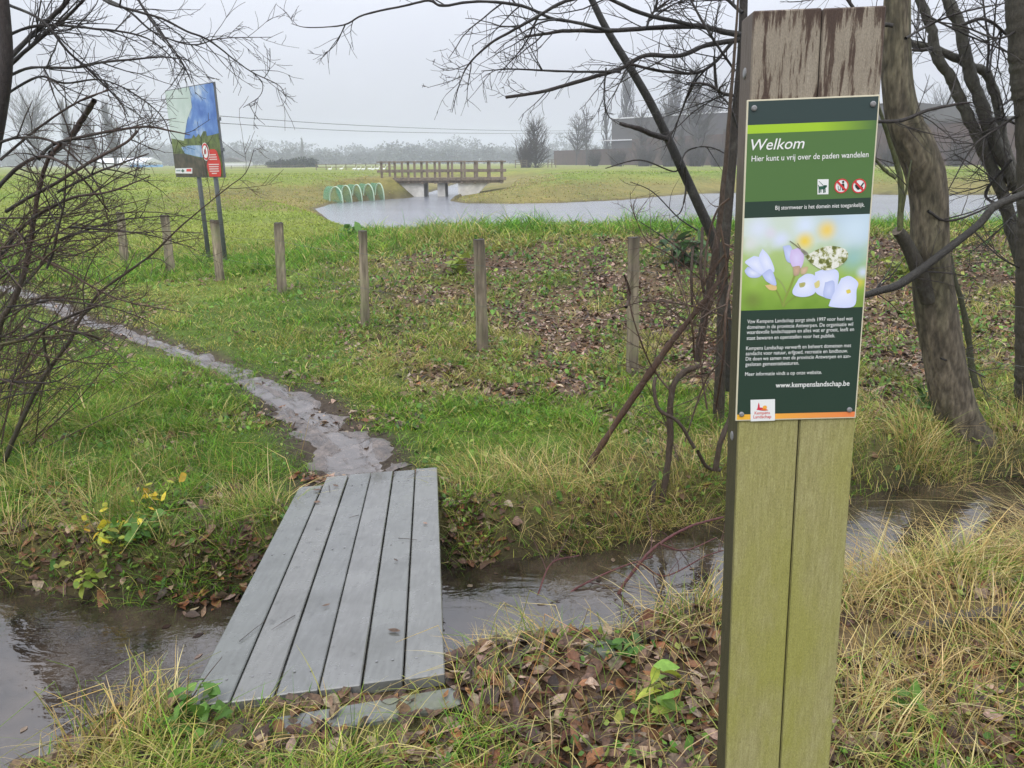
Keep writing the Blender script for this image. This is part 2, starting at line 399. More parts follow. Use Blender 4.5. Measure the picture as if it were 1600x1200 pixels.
# footbridge frame (needed for clearing the grass)
FB_NL = onz(288, 1104, .06); FB_NR = onz(695, 1053, .06); FB_FR = onz(683, 731, -.145)
FB_EX = FB_NR - FB_NL; FB_W = np.linalg.norm(FB_EX); FB_EX = FB_EX / FB_W
FB_EY = FB_FR - FB_NR; FB_L = np.linalg.norm(FB_EY); FB_EY = FB_EY / FB_L
FB_EZ = np.cross(FB_EX, FB_EY); FB_EZ /= np.linalg.norm(FB_EZ)
def on_bridge(x, y, pad=.02):
    dx = x - FB_NL[0]; dy = y - FB_NL[1]
    det = FB_EX[0] * FB_EY[1] - FB_EX[1] * FB_EY[0]
    a = (dx * FB_EY[1] - dy * FB_EY[0]) / det; b = (FB_EX[0] * dy - FB_EX[1] * dx) / det
    return (a > -pad) & (a < FB_W + pad) & (b > -pad) & (b < FB_L + pad)

def masks(x, y):
    """what covers the ground: green grass, straw, litter (0..1)"""
    df = y - yfar(x); dn = ynea(x) - y
    n1 = fbm(x * .9, y * .9, 41, 4); n2 = fbm(x * 1.7, y * 1.7, 51, 4); n3 = fbm(x * .35, y * .35, 61, 3)
    near = dn > -.1; farside = df > -.05
    pd = path_d(x, y) if True else 0
    crest = sstep(12.8, 14.2, y) * sstep(-6, -2, x + (y - 14) * .2)
    slope = sstep(-2.4, -.6, x + (y - 9) * .22 + (n1 - .5) * 2.2) * sstep(5.4, 6.4, y + (n2 - .5) * 1.5) * (1 - crest)
    right = sstep(1.6, 2.4, x) * sstep(4.8, 5.4, y) * (1 - crest)
    slope = np.maximum(slope, right)
    bankf = sstep(.95, .5, df) * farside
    lawn = farside * (1 - bankf) * (1 - slope)
    litter = np.where(near, .95 * sstep(.25, .5, n2 + .12), 0) * sstep(-.05, .12, dn)
    litter = np.maximum(litter, farside * (slope * (.45 + .55 * sstep(.32, .55, n2 + .12 * (x > 1.4))) * .95 + bankf * sstep(.35, .6, n2) * .9 + lawn * .42 * sstep(.42, .58, n2)))
    green = farside * (lawn * (.85 + .3 * (n1 - .5)) + slope * sstep(.56, .38, n2) * .42 + crest * .9 + bankf * .35)
    green = np.maximum(green, near * .30 * sstep(.44, .60, n1 + .05 * (x < .4)))
    straw = bankf * farside * sstep(.36, .6, n1 + .14 * sstep(-.5, .2, x)) + slope * .6 * sstep(.40, .60, n1) + lawn * .16 * sstep(.45, .6, n2)
    straw = np.maximum(straw, near * sstep(.62, .15, dn) * (.95 - .72 * ((x > -1.12) & (x < -.2))))
    straw = np.maximum(straw, near * sstep(.75, 1.3, x) * sstep(1.35, 1.9, y + .5 * (n1 - .5)) * .9)
    straw = np.maximum(straw, near * sstep(-.95, -1.15, x) * .4)
    edge = sstep(-.15, .20, pd + (n1 - .5) * .35)
    green = green * edge; litter = litter * np.maximum(edge, .3); straw = straw * edge
    return green, straw, litter, slope, lawn, bankf, pd, crest

def build_ground():
    def axis(lo, hi, step, ratio, end_lo, end_hi):
        c = list(np.arange(lo, hi + 1e-6, step)); s = step
        while c[-1] < end_hi: s = min(s * ratio, 90); c.append(c[-1] + s)
        s = step; pre = [lo]
        while pre[-1] > end_lo: s = min(s * ratio, 90); pre.append(pre[-1] - s)
        return np.array(pre[:0:-1] + c)
    xs = axis(-5.5, 6, .055, 1.045, -950, 950); ys = axis(.9, 7.5, .055, 1.022, -40, 950)
    X, Y = np.meshgrid(xs, ys); x = X.ravel(); y = Y.ravel(); z = terrain(x, y)
    V = np.stack([x, y, z], 1); nx = len(xs); ny = len(ys)
    i = np.arange(ny - 1)[:, None] * nx + np.arange(nx - 1)[None]
    F = np.stack([i, i + 1, i + nx + 1, i + nx], -1).reshape(-1, 4)
    g, s, l, slope, lawn, bankf, pd, crest = masks(x, y)
    soil = np.array([.045, .034, .024]); green = np.array([.095, .165, .022]); straw = np.array([.20, .165, .075]); lit = np.array([.12, .078, .052])
    c = np.tile(soil, (len(x), 1))
    def mixin(c, w, col): w = np.clip(w, 0, 1)[:, None]; return c * (1 - w) + np.asarray(col) * w
    c = mixin(c, l * .8, lit); c = mixin(c, g * .9, green); c = mixin(c, s * .45, straw)
    # meadow beyond: greens and yellows in long bands
    n = fbm(x * .05, y * .35, 71, 4); n2 = fbm(x * .4, y * .4, 72, 4); far = sstep(14, 22, y) + (x < -3) * sstep(9, 14, y) * (y < 14)
    mead = np.array([.145, .23, .03])[None] * (1 - n[:, None]) + np.array([.24, .25, .06])[None] * n[:, None]
    mead *= (.8 + .4 * n2)[:, None]
    sd = pond_sd(x, y); shore = sstep(7, 3.5, sd + (n2 - .5) * 3) * (y > 26)
    mead = mead * (1 - .85 * shore[:, None]) + np.array([.205, .175, .062]) * (.75 + .5 * n2)[:, None] * .85 * shore[:, None]
    mud = sstep(.7, .1, sd) * (y > 26)
    mead = mead * (1 - mud[:, None] * .7) + np.array([.08, .065, .045]) * mud[:, None] * .7
    band = sstep(52, 66, y) * sstep(.42, .6, fbm(x * .03, y * .12, 73, 3)); mead = mead * (1 - .5 * band[:, None]) + np.array([.26, .235, .12]) * .5 * band[:, None]
    far = np.clip(far, 0, 1)
    c = c * (1 - far[:, None]) + mead * far[:, None]
    mudp = sstep(.26, -.05, pd + (n2 - .5) * .25) * (y < 25) * (y > 3.6); c = mixin(c, mudp, (.07, .054, .043))
    wet = sstep(.22, 0, np.maximum(y - yfar(x), ynea(x) - y)) * (y < 16); c = mixin(c, wet * .75, (.03, .022, .015))
    me = mesh_arr('ground', V, F, c, True)
    tag(link('ground', me, M['ground']), kind='structure')
build_ground()

def build_path():
    line = smooth_line(PATH, 7); n = len(line); K = 71
    t, a, b = frames(np.column_stack([line[:, :2], np.zeros(n)])); nrm = np.column_stack([-t[:, 1], t[:, 0]])
    s = np.linspace(-1.9, 1.9, K); Q = line[:, None, :2] + nrm[:, None] * (s[None, :, None] * line[:, 2][:, None, None])
    x = Q[..., 0].ravel(); y = Q[..., 1].ravel(); su = np.tile(s, n); ss = np.abs(su)
    v = np.repeat(np.concatenate([[0], np.cumsum(np.linalg.norm(np.diff(line[:, :2], axis=0), axis=1))]), K)
    wet = sstep(.38, .50, fbm(su * 2.4, v * 1.5, 18, 4)) * sstep(1.05, .45, ss + (fbm(x * 4, y * 4, 19, 2) - .5) * .6)
    for u0_, wd, v0_, v1_ in ((-.62, .10, .12, .5), (-.25, .13, .08, .75), (.25, .16, .1, .42)):
        wet = np.maximum(wet, sstep(wd * 2, wd, np.abs(su - u0_ + .1 * np.sin(v * 14))) * sstep(v0_ - .06, v0_, v) * sstep(v1_ + .1, v1_, v))
    rough = (fbm(x * 6, y * 6, 15, 5) - .5) * .055 + (fbm(x * 34, y * 34, 16, 2) - .5) * .014
    z = terrain(x, y) + .024 - .055 * sstep(.4, 1.6, ss + (fbm(x * 5, y * 5, 20, 3) - .5) * .9) + rough * (1 - .85 * wet) - .010 * wet
    V = np.column_stack([x, y, z]); i = np.arange(n - 1)[:, None] * K + np.arange(K - 1)[None]
    F = np.stack([i, i + 1, i + K + 1, i + K], -1).reshape(-1, 4)
    tag(link('path', mesh_arr('path', V, F, np.repeat(wet[:, None], 3, 1), True), M['mud']), kind='structure')
build_path()

def build_water():
    xs = np.linspace(-30, 30, 240); V = []
    for x in xs:
        a = float(ynea(np.array([x]))[0]) - .45; b = float(yfar(np.array([x]))[0]) + .35
        for k in range(9): V.append((x, a + (b - a) * k / 8, STREAM_Z))
    i = np.arange(len(xs) - 1)[:, None] * 9 + np.arange(8)[None]
    F = np.stack([i, i + 9, i + 10, i + 1], -1).reshape(-1, 4)
    tag(link('stream_water', mesh_arr('stream_water', V, F, None, True), M['stream']), kind='structure')
    xs = np.linspace(-14, 100, 60); ys = np.linspace(13.5, 95, 50); V = [(x, y, POND_Z) for y in ys for x in xs]
    V = np.array(V); keep = pond_sd(V[:, 0], V[:, 1]) < 3.5
    i = np.arange(49)[:, None] * 60 + np.arange(59)[None]; F = np.stack([i, i + 1, i + 61, i + 60], -1).reshape(-1, 4)
    F = F[keep[F].any(1)]
    tag(link('pond_water', mesh_arr('pond_water', V, F, None, True), M['pond']), kind='structure')
build_water()
# ------------------------------------------------------------------ welcome post
PW, PT = .2, .068
PO = np.array([.4797, 1.2633, 1.5]); PYAW, PLX, PLY = -.0318, -.029, .037
pz = np.array([PLX, PLY, 1.0]); pz /= np.linalg.norm(pz)
pxv = np.array([math.cos(PYAW), math.sin(PYAW), 0]); pxv -= pz * (pxv @ pz); pxv /= np.linalg.norm(pxv)
pyv = np.cross(pz, pxv)                   # away from the camera
def bp(px, py):
    d = ray(px, py); t = ((PO - CAM) @ pyv) / (d @ pyv); q = CAM + t * d - PO
    return q @ pxv, q @ pz
def bw(a, b, off=0.0): return PO + pxv * a + pz * b - pyv * off

def m_postwood():
    m, nt = mat_new('welcome_post_wood'); v = objco(nt, (1, 1, .085)); v0 = objco(nt); vm = objco(nt, (1, 1, .3))
    sep = nd(nt, 'ShaderNodeSeparateXYZ', {0: v0})
    fine = noise(nt, v, 230, 7, .75); fib = noise(nt, vm, 900, 3, .6); big = noise(nt, objco(nt, (1, 1, .09)), 62, 4, .6, dist=.35); blot = noise(nt, objco(nt, (1, 1, .4)), 9, 5, .6)
    # algae-green lower part
    lowc = ramp(nt, fine, [(.25, (.225, .205, .08)), (.55, (.36, .335, .155)), (.8, (.47, .44, .23))])
    alg = ramp(nt, blot, [(.4, (0, 0, 0)), (.62, (.75,) * 3)])
    zf = nd(nt, 'ShaderNodeMapRange', {0: sep.outputs[2], 1: .6, 2: 1.25, 3: 1.0, 4: .45}).outputs[0]
    lowc = mixc(nt, nd(nt, 'ShaderNodeMath', {0: alg, 1: zf}, operation='MULTIPLY').outputs[0], lowc, (.30, .30, .06))
    lowc = mixc(nt, 1, lowc, ramp(nt, fib, [(.3, (.72, .72, .68)), (.7, (1.22, 1.22, 1.18))]), 'MULTIPLY')
    # streaked, washed-out top
    st = nd(nt, 'ShaderNodeMath', {0: fine, 1: .35, 2: nd(nt, 'ShaderNodeMath', {0: big, 1: .75}, operation='MULTIPLY').outputs[0]}, operation='MULTIPLY_ADD').outputs[0]
    topd = nd(nt, 'ShaderNodeMapRange', {0: sep.outputs[2], 1: 1.785, 2: 1.815, 3: 0, 4: .10}).outputs[0]
    botd = nd(nt, 'ShaderNodeMapRange', {0: sep.outputs[2], 1: 1.70, 2: 1.685, 3: 0, 4: .05}).outputs[0]
    st = nd(nt, 'ShaderNodeMath', {0: st, 1: topd}, operation='SUBTRACT').outputs[0]
    st = nd(nt, 'ShaderNodeMath', {0: st, 1: botd}, operation='SUBTRACT').outputs[0]
    topc = ramp(nt, st, [(.465, (.070, .044, .031)), (.505, (.12, .085, .06)), (.535, (.28, .24, .18)), (.75, (.36, .315, .245))])
    topc = mixc(nt, 1, topc, ramp(nt, fib, [(.3, (.75,) * 3), (.7, (1.2,) * 3)]), 'MULTIPLY')
    zt = nd(nt, 'ShaderNodeMapRange', {0: sep.outputs[2], 1: 1.5, 2: 1.62}).outputs[0]
    c = mixc(nt, zt, lowc, topc)
    # the left side face takes darker colours
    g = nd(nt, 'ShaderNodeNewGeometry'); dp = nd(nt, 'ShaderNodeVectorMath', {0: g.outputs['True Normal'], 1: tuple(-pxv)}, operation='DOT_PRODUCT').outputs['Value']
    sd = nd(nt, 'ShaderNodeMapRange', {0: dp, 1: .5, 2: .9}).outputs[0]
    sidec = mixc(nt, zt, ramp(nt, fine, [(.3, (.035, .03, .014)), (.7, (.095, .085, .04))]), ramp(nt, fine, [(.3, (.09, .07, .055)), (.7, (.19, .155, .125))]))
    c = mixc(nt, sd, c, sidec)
    h = nd(nt, 'ShaderNodeMath', {0: fine, 1: fib}, operation='ADD').outputs[0]
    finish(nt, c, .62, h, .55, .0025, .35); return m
M['postwood'] = m_postwood()

post = empty('welcome_post', (PO - pz * 1.5), 'tall two-plank timber post, algae green below, carrying the Welkom sign board', 'sign post')
top = bp(1280, 12)[1]
for i, (a, b) in enumerate(((-PW / 2, .0045 - .0008), (.0045 + .0008, PW / 2))):
    mb = MB(); mb.box(PO, pxv, pyv, pz, a, b, 0, PT, -1.62, top - .0008 * i, .0022)
    mb.build('plank', M['postwood'], post)
mb = MB(); mb.box(PO, pxv, pyv, pz, -.002, .011, .006, PT - .006, -1.6, top - .012); mb.build('core', m_plain('dark_seam', (.02, .016, .012), .9), post)
# bolts in the side face
for py in (110, 690):
    mb = MB(); zc = bp(1160, py)[1]
    c0 = PO - pxv * (PW / 2 - .0005) + pyv * PT * .5 + pz * zc
    mb.tube([c0, c0 - pxv * .0015, c0 - pxv * .003], [.0085, .0085, .006], 14); mb.build('bolt', M['screw'], post)

# ---- the sign board
bl, bt = bp(1168, 155); br = bp(1372, 150)[0]; bb = (bp(1147, 657)[1] + bp(1337, 652)[1]) / 2; bt = (bt + bp(1372, 150)[1]) / 2
bl = (bl + bp(1147, 657)[0]) / 2; br = (br + bp(1337, 652)[0]) / 2
mb = MB(); mb.box(PO, pxv, pyv, pz, bl, br, -.004, -.0003, bb, bt, .0006, (.62, .58, .42))
board = mb.build('sign_board', m_attr('cream_board_edge', .4, namt=0, bstr=0), post)
F0 = .0041
E_ = .0022                                # the pale rim left round the print
def vline(py, px=1165): return bp(px, py)[1]
DKG = (.024, .050, .034); MDG = (.085, .175, .050); SHEENG = (.033, .056, .052)  # header green has the sky's reflection mixed into its colour
u0, u1 = bl + E_, br - E_
y1 = (bp(1167, 194)[1] + bp(1370, 190)[1]) / 2; y2 = (bp(1166, 208)[1] + bp(1369, 203)[1]) / 2
y3 = (bp(1163, 315)[1] + bp(1361, 309)[1]) / 2; y4 = (bp(1161, 341)[1] + bp(1359, 334)[1]) / 2
y5 = (bp(1157, 485)[1] + bp(1348, 479)[1]) / 2; y6 = (bp(1148, 648)[1] + bp(1337, 641)[1]) / 2
def strip(mb, a, b, c, d, cl, cr, n=16, off=F0):
    for i in range(n):
        s, t = i / n, (i + 1) / n; A = np.array(cl) * (1 - s) + np.array(cr) * s; B = np.array(cl) * (1 - t) + np.array(cr) * t
        k = len(mb.v); mb.poly([bw(a + (b - a) * s, d, off), bw(a + (b - a) * t, d, off), bw(a + (b - a) * t, c, off), bw(a + (b - a) * s, c, off)])
        mb.c[k:k + 4] = [tuple(A), tuple(B), tuple(B), tuple(A)]
mb = MB(); strip(mb, u0, u1, bt - E_, y1, SHEENG, SHEENG, 1)
mb.build('header_print', M['print'], board); mb = MB(); um = u0 + .55 * (u1 - u0)
strip(mb, u0, um, y1, y2, (.36, .58, .03), (.36, .58, .03), 1); strip(mb, um, u1, y1, y2, (.36, .58, .03), (.08, .165, .05), 12)
strip(mb, u0, u1, y2, y3, MDG, MDG, 1); strip(mb, u0, u1, y3, y4, DKG, DKG, 1)
mb.build('welcome_print', M['print'], board); mb = MB(); strip(mb, u0, u1, y5, y6, DKG, DKG, 1); strip(mb, u0, u1, y6, bb + E_, (.87, .48, .05), (.80, .23, .08), 16)
mb.build('text_print', M['print'], board)
# blurred meadow picture
def m_meadow_print():
    m, nt = mat_new('meadow_print'); v = objco(nt); 
    rel = nd(nt, 'ShaderNodeVectorMath', {0: v, 1: tuple(PO)}, operation='SUBTRACT').outputs[0]
    U = nd(nt, 'ShaderNodeVectorMath', {0: rel, 1: tuple(pxv)}, operation='DOT_PRODUCT').outputs['Value']
    W = nd(nt, 'ShaderNodeVectorMath', {0: rel, 1: tuple(pz)}, operation='DOT_PRODUCT').outputs['Value']
    wn = nd(nt, 'ShaderNodeMapRange', {0: W, 1: y5, 2: y4}).outputs[0]; un = nd(nt, 'ShaderNodeMapRange', {0: U, 1: u0, 2: u1}).outputs[0]
    n = noise(nt, v, 22, 2, .5)
    s = nd(nt, 'ShaderNodeMath', {0: n, 1: .5, 2: wn}, operation='MULTIPLY_ADD').outputs[0]
    c = ramp(nt, s, [(.2, (.16, .30, .035)), (.55, (.30, .47, .08)), (.85, (.42, .56, .22)), (1.2, (.60, .70, .60))])
    rb = nd(nt, 'ShaderNodeMath', {0: un, 1: wn, 2: 0.0}, operation='MULTIPLY_ADD').outputs[0]
    c = mixc(nt, ramp(nt, rb, [(.42, (0, 0, 0)), (.75, (.85,) * 3)]), c, (.48, .62, .74))
    def spot(a, b, r, col, k=.85):
        nonlocal c
        A, B = bp(1100 + a / 3.2, 300 + b / 3.2)
        dv = nd(nt, 'ShaderNodeCombineXYZ', {0: U, 1: W}).outputs[0]
        d = nd(nt, 'ShaderNodeVectorMath', {0: dv, 1: (A, B, 0)}, operation='DISTANCE').outputs['Value']
        f = nd(nt, 'ShaderNodeMapRange', {0: d, 1: r * 1.25 * .000305, 2: 0, 3: 0, 4: k}, interpolation_type='SMOOTHSTEP').outputs[0]
        c = mixc(nt, f, c, col)
    spot(500, 165, 75, (.68, .78, .95)); spot(610, 190, 60, (.85, .62, .12), .95); spot(500, 245, 55, (.85, .62, .06), .95); spot(270, 180, 85, (.70, .76, .9))
    spot(380, 240, 60, (.68, .74, .95)); spot(225, 260, 55, (.7, .72, .72)); spot(330, 205, 40, (.72, .66, .8), .6); spot(750, 180, 110, (.62, .76, .86), .8)
    spot(740, 330, 90, (.28, .52, .56), .7); spot(770, 450, 40, (.70, .60, .10), .8); spot(790, 400, 40, (.66, .72, .95), .8); spot(240, 540, 60, (.17, .22, .05), .7); spot(780, 540, 50, (.20, .30, .06), .7)
    finish(nt, c, .4, None, spec=.35); return m
mb = MB(); strip(mb, u0, u1, y4, y5, (1, 1, 1), (1, 1, 1), 1)
photo = mb.build('printed_photo', m_meadow_print(), board)
def zp(a, b): return bp(1100 + a / 3.2, 300 + b / 3.2)
mb = MB(); lay = [F0 + .0002]
def petal(pts, c0, c1):
    q = smooth_line([zp(*p) for p in pts + [pts[0]]], 5)[:-1]; cen = q.mean(0); lay[0] += .00003; n = len(q)
    for i in range(n):
        k = len(mb.v); mb.poly([bw(*cen, lay[0]), bw(*q[i], lay[0]), bw(*q[(i + 1) % n], lay[0])]); mb.c[k:k + 3] = [c1, c0, c0]
def stem(pts, wd, col):
    q = smooth_line([zp(*p) for p in pts], 5); lay[0] += .00003
    t = np.gradient(q, axis=0); t /= np.linalg.norm(t, axis=1)[:, None]; nn = np.column_stack([-t[:, 1], t[:, 0]]) * wd * .0001525
    for i in range(len(q) - 1): mb.poly([bw(*(q[i] - nn[i]), lay[0]), bw(*(q[i + 1] - nn[i + 1]), lay[0]), bw(*(q[i + 1] + nn[i + 1]), lay[0]), bw(*(q[i] + nn[i]), lay[0])], col)
SG = (.22, .30, .06)
stem([(345, 420), (385, 455), (412, 510)], 8, (.30, .38, .12)); stem([(355, 485), (378, 530), (390, 568)], 9, SG); stem([(455, 400), (428, 470), (402, 530), (392, 572)], 12, (.26, .33, .07))
stem([(545, 515), (470, 515), (420, 545), (395, 572)], 7, SG)
LV = (.62, .68, .92); LV2 = (.78, .82, .95); LVS = (.45, .52, .80)
petal([(300, 465), (350, 460), (358, 487), (325, 488)], (.72, .50, .25), (.70, .55, .20))
petal([(215, 372), (285, 400), (270, 425), (225, 425), (200, 395)], LVS, LV2); petal([(245, 318), (278, 330), (303, 390), (285, 412), (215, 365), (203, 345)], LV, LV2)
petal([(288, 282), (322, 320), (347, 380), (340, 402), (300, 395), (270, 330)], LV, LV2); petal([(285, 410), (330, 385), (357, 450), (350, 466), (308, 445)], LVS, LV)
petal([(390, 270), (430, 270), (448, 345), (410, 345)], LVS, LV); petal([(430, 290), (478, 280), (495, 330), (478, 380), (440, 375), (425, 335)], (.62, .50, .78), (.70, .64, .90))
petal([(440, 372), (475, 370), (470, 410), (445, 415)], (.45, .33, .22), (.60, .40, .28)); petal([(478, 378), (515, 372), (505, 405), (480, 410)], (.50, .42, .22), (.68, .46, .36))
petal([(550, 400), (600, 383), (660, 390), (667, 440), (642, 528), (590, 522), (548, 490)], LV, LV2); petal([(600, 450), (645, 445), (640, 525), (592, 520)], LVS, LV)
petal([(470, 430), (510, 407), (552, 420), (553, 470), (546, 506), (500, 523), (450, 516), (438, 490)], LV, LV2); petal([(470, 455), (500, 450), (497, 470), (475, 475)], (.45, .45, .20), (.42, .38, .10))
petal([(545, 455), (570, 440), (572, 470), (552, 478)], (.66, .62, .30), (.7, .6, .2))
petal([(680, 430), (722, 418), (764, 450), (757, 490), (742, 570), (630, 572), (623, 550), (650, 490)], LV, LV2); petal([(704, 490), (722, 485), (728, 500), (710, 506)], (.70, .60, .12), (.74, .62, .1))
mb.build('printed_flower', M['print'], photo)
def m_wing():
    m, nt = mat_new('mottled_wing_print'); v = nd(nt, 'ShaderNodeTexVoronoi', {'Vector': objco(nt), 'Scale': 260.0}); n = noise(nt, objco(nt), 120, 4, .6)
    c = ramp(nt, n, [(.38, (.12, .14, .035)), (.47, (.30, .32, .10)), (.53, (.72, .73, .62)), (.7, (.85, .85, .78))])
    finish(nt, c, .4, None, spec=.35); return m
mb = MB(); lay[0] += .0001
petal([(500, 320), (560, 287), (620, 268), (690, 280), (714, 305), (706, 340), (660, 376), (600, 390), (540, 362)], (1, 1, 1), (1, 1, 1))
mb.build('printed_butterfly', m_wing(), photo)
mb = MB(); lay[0] += .0001
petal([(476, 286), (486, 283), (514, 303), (512, 312), (498, 310), (485, 300)], (.32, .32, .24), (.16, .16, .12)); stem([(476, 284), (450, 262), (424, 244)], 4, (.18, .17, .10)); stem([(480, 282), (462, 255)], 3, (.18, .17, .10))
mb.build('printed_antenna', M['print'], photo)

# ---- lettering (real type, meshed)
M['letter'] = m_plain('white_print', (.82, .83, .80), .45, 5, .0, .3, 0)
M['red_print'] = m_plain('red_print', (.62, .06, .05), .45, 5, 0, .3, 0)
def text_mesh(s, size, shear=0, bold=0.0, space=1.0):
    cu = bpy.data.curves.new('t', 'FONT'); cu.body = s; cu.size = 1; cu.shear = shear; cu.offset = bold; cu.space_character = space; cu.resolution_u = 3
    o = bpy.data.objects.new('t', cu); COL.objects.link(o); bpy.context.view_layer.update()
    me = bpy.data.meshes.new_from_object(o.evaluated_get(bpy.context.evaluated_depsgraph_get()))
    v = np.zeros(len(me.vertices) * 3); me.vertices.foreach_get('co', v); v = v.reshape(-1, 3); f = [tuple(p.vertices) for p in me.polygons]
    bpy.data.objects.remove(o); bpy.data.curves.remove(cu); bpy.data.meshes.remove(me); return v, f
def put_text(mb, s, pl, pr, off=F0 + .0006, shear=0, bold=.0, hk=1.0, col=(1, 1, 1)):
    """s set between two baseline pixels of the photograph measured on the board's plane"""
    v, f = text_mesh(s, 1, shear, bold); a0, b0 = bp(*pl); a1, b1 = bp(*pr)
    x0, x1 = v[:, 0].min(), v[:, 0].max(); k = (a1 - a0) / (x1 - x0); hh = k * hk; b = (b0 + b1) / 2
    mb.grid([bw(a0 + (q[0] - x0) * k, b + q[1] * hh, off) for q in v], f, col)
mb = MB()
put_text(mb, 'Welkom', (1172, 234), (1255, 233), shear=.22, bold=.004, hk=.98)
put_text(mb, 'Hier kunt u vrij over de paden wandelen', (1173, 252), (1355, 246), bold=.004, hk=1.12)
put_text(mb, 'Bij stormweer is het domein niet toegankelijk.', (1210, 327.5), (1349, 323), bold=.002, hk=1.2)
for s, l, r in (('Vzw Kempens Landschap zorgt sinds 1997 voor heel wat', (1166.5, 505), (1330.5, 499)), ('domeinen in de provincie Antwerpen. De organisatie wil', (1166, 514), (1331, 507.5)),
                ('waardevolle landschappen en alles wat er groeit, leeft en', (1165.5, 522), (1332.5, 515.5)), ('staat bewaren en openstellen voor het publiek.', (1165.5, 530.5), (1303, 526)),
                ('Kempens Landschap verwerft en beheert domeinen met', (1164.5, 547), (1328, 540.5)), ('aandacht voor natuur, erfgoed, recreatie en landbouw.', (1164, 555), (1323, 549)),
                ('Dit doen we samen met de provincie Antwerpen en aan-', (1164, 563.5), (1327.5, 557)), ('gesloten gemeentebesturen.', (1163.5, 571.5), (1247, 568.5)),
                ('Meer informatie vindt u op onze website.', (1163, 587), (1282.5, 582.5))):
    put_text(mb, s, l, r, bold=.0, hk=1.2)
put_text(mb, 'www.kempenslandschap.be', (1210.5, 605), (1325.5, 601), bold=.01, hk=1.12)
mb.build('lettering', M['letter'], board)

# ---- pictograms
def disc(mb, cx, cy, r, col, off, n=28, r2=None, sx=1, sy=1):
    A = [bw(cx + r * sx * math.cos(t), cy + r * sy * math.sin(t), off) for t in np.linspace(0, 2 * np.pi, n, endpoint=False)]
    if r2 is None: mb.poly(A, col)
    else:
        B = [bw(cx + r2 * math.cos(t), cy + r2 * math.sin(t), off) for t in np.linspace(0, 2 * np.pi, n, endpoint=False)]
        for i in range(n): mb.poly([A[i], A[(i + 1) % n], B[(i + 1) % n], B[i]], col)
def pg(mb, pts, col, off): mb.poly([bw(*bp(1100 + a / 3.2, b / 3.2), off) for a, b in pts], col)
WH = (.78, .80, .78); BK = (.02, .025, .022); RD = (.62, .045, .05); DG = (.025, .10, .06)
mb = MB(); o1, o2 = F0 + .0003, F0 + .0006
pg(mb, [(563, 897), (618, 896), (617, 971), (562, 972)], WH, o1)
for pts in ([(568, 932), (600, 930), (602, 945), (568, 948)], [(568, 945), (574, 945), (574, 965), (568, 965)], [(577, 945), (581, 945), (582, 962), (577, 962)], [(590, 943), (595, 943), (597, 964), (591, 965)],
            [(597, 943), (602, 943), (603, 962), (598, 962)], [(594, 926), (609, 926), (609, 935), (601, 940), (594, 936)], [(564, 925), (567, 924), (571, 934), (568, 936)], [(568, 906), (570, 905), (596, 930), (594, 932)]):
    pg(mb, pts, DG, o2)
mb.build('pictogram', M['print'], board)
for i, (cx, cy) in enumerate(((682, 930), (769, 930))):
    mb = MB(); A, B = bp(1100 + cx / 3.2, cy / 3.2); r = .0113
    disc(mb, A, B, r * .86, WH, o1); disc(mb, A, B, r, RD, o1 + .0003, r2=r * .82)
    if i == 0:
        disc(mb, A + .0022, B + .0062, .0018, BK, o2, 10)
        pg(mb, [(683, 918), (695, 918), (697, 938), (694, 952), (685, 952), (684, 936)], BK, o2); pg(mb, [(663, 930), (666, 930), (668, 948), (674, 948), (676, 930), (678, 930), (677, 952), (666, 952)], BK, o2)
    else:
        pg(mb, [(748, 925), (755, 922), (770, 938), (790, 912), (795, 916), (775, 945), (764, 950), (752, 938)], BK, o2); pg(mb, [(750, 905), (758, 905), (757, 916), (750, 916)], BK, o2); pg(mb, [(776, 930), (790, 936), (788, 946), (774, 942)], BK, o2)
    q = .70 * r; e = .0011
    mb.poly([bw(A - q - e, B + q - e, o2 + .0003), bw(A - q + e, B + q + e, o2 + .0003), bw(A + q + e, B - q + e, o2 + .0003), bw(A + q - e, B - q - e, o2 + .0003)], RD)
    mb.build('pictogram', M['print'], board)
# ---- logo block
mb = MB(); za = lambda a, b: bp(1100 + a / 3.2, 300 + b / 3.2)
mb.poly([bw(*za(*p), o1) for p in ((229, 1036), (351, 1032), (351, 1139), (230, 1143))], WH)
logo = mb.build('logo_panel', M['print'], board)
mb = MB()
mb.poly([bw(*za(*p), o2) for p in ((258, 1085), (264, 1078), (266, 1062), (270, 1048), (274, 1062), (275, 1074), (284, 1074), (300, 1082), (318, 1088), (290, 1090))], (.62, .05, .08))
A, B = za(300, 1074); disc(mb, A, B, .0037, (.85, .42, .06), o2 + .0002, 18)
mb.poly([bw(*za(*p), o2 + .0004) for p in ((278, 1084), (296, 1078), (318, 1086), (300, 1090))], (.75, .16, .05))
mb.build('logo_emblem', M['print'], logo)
mb = MB()
for s, l, r in (('Kempens', (249, 1109), (325, 1106)), ('Landschap', (243, 1129), (332, 1125))):
    put_text(mb, s, (1100 + l[0] / 3.2, 300 + l[1] / 3.2), (1100 + r[0] / 3.2, 300 + r[1] / 3.2), o2, bold=.008, hk=1.1)
mb.build('logo_lettering', M['red_print'], logo)
for px, py in ((1177, 169.5), (1362, 163), (1157.5, 646), (1325.5, 639)):
    a, b = bp(px, py); mb = MB()
    mb.tube([bw(a, b, .003), bw(a, b, .0062), bw(a, b, .0074)], [.0044, .0044, .0026], 14); s_ = mb.build('screw', M['screw'], board, False)

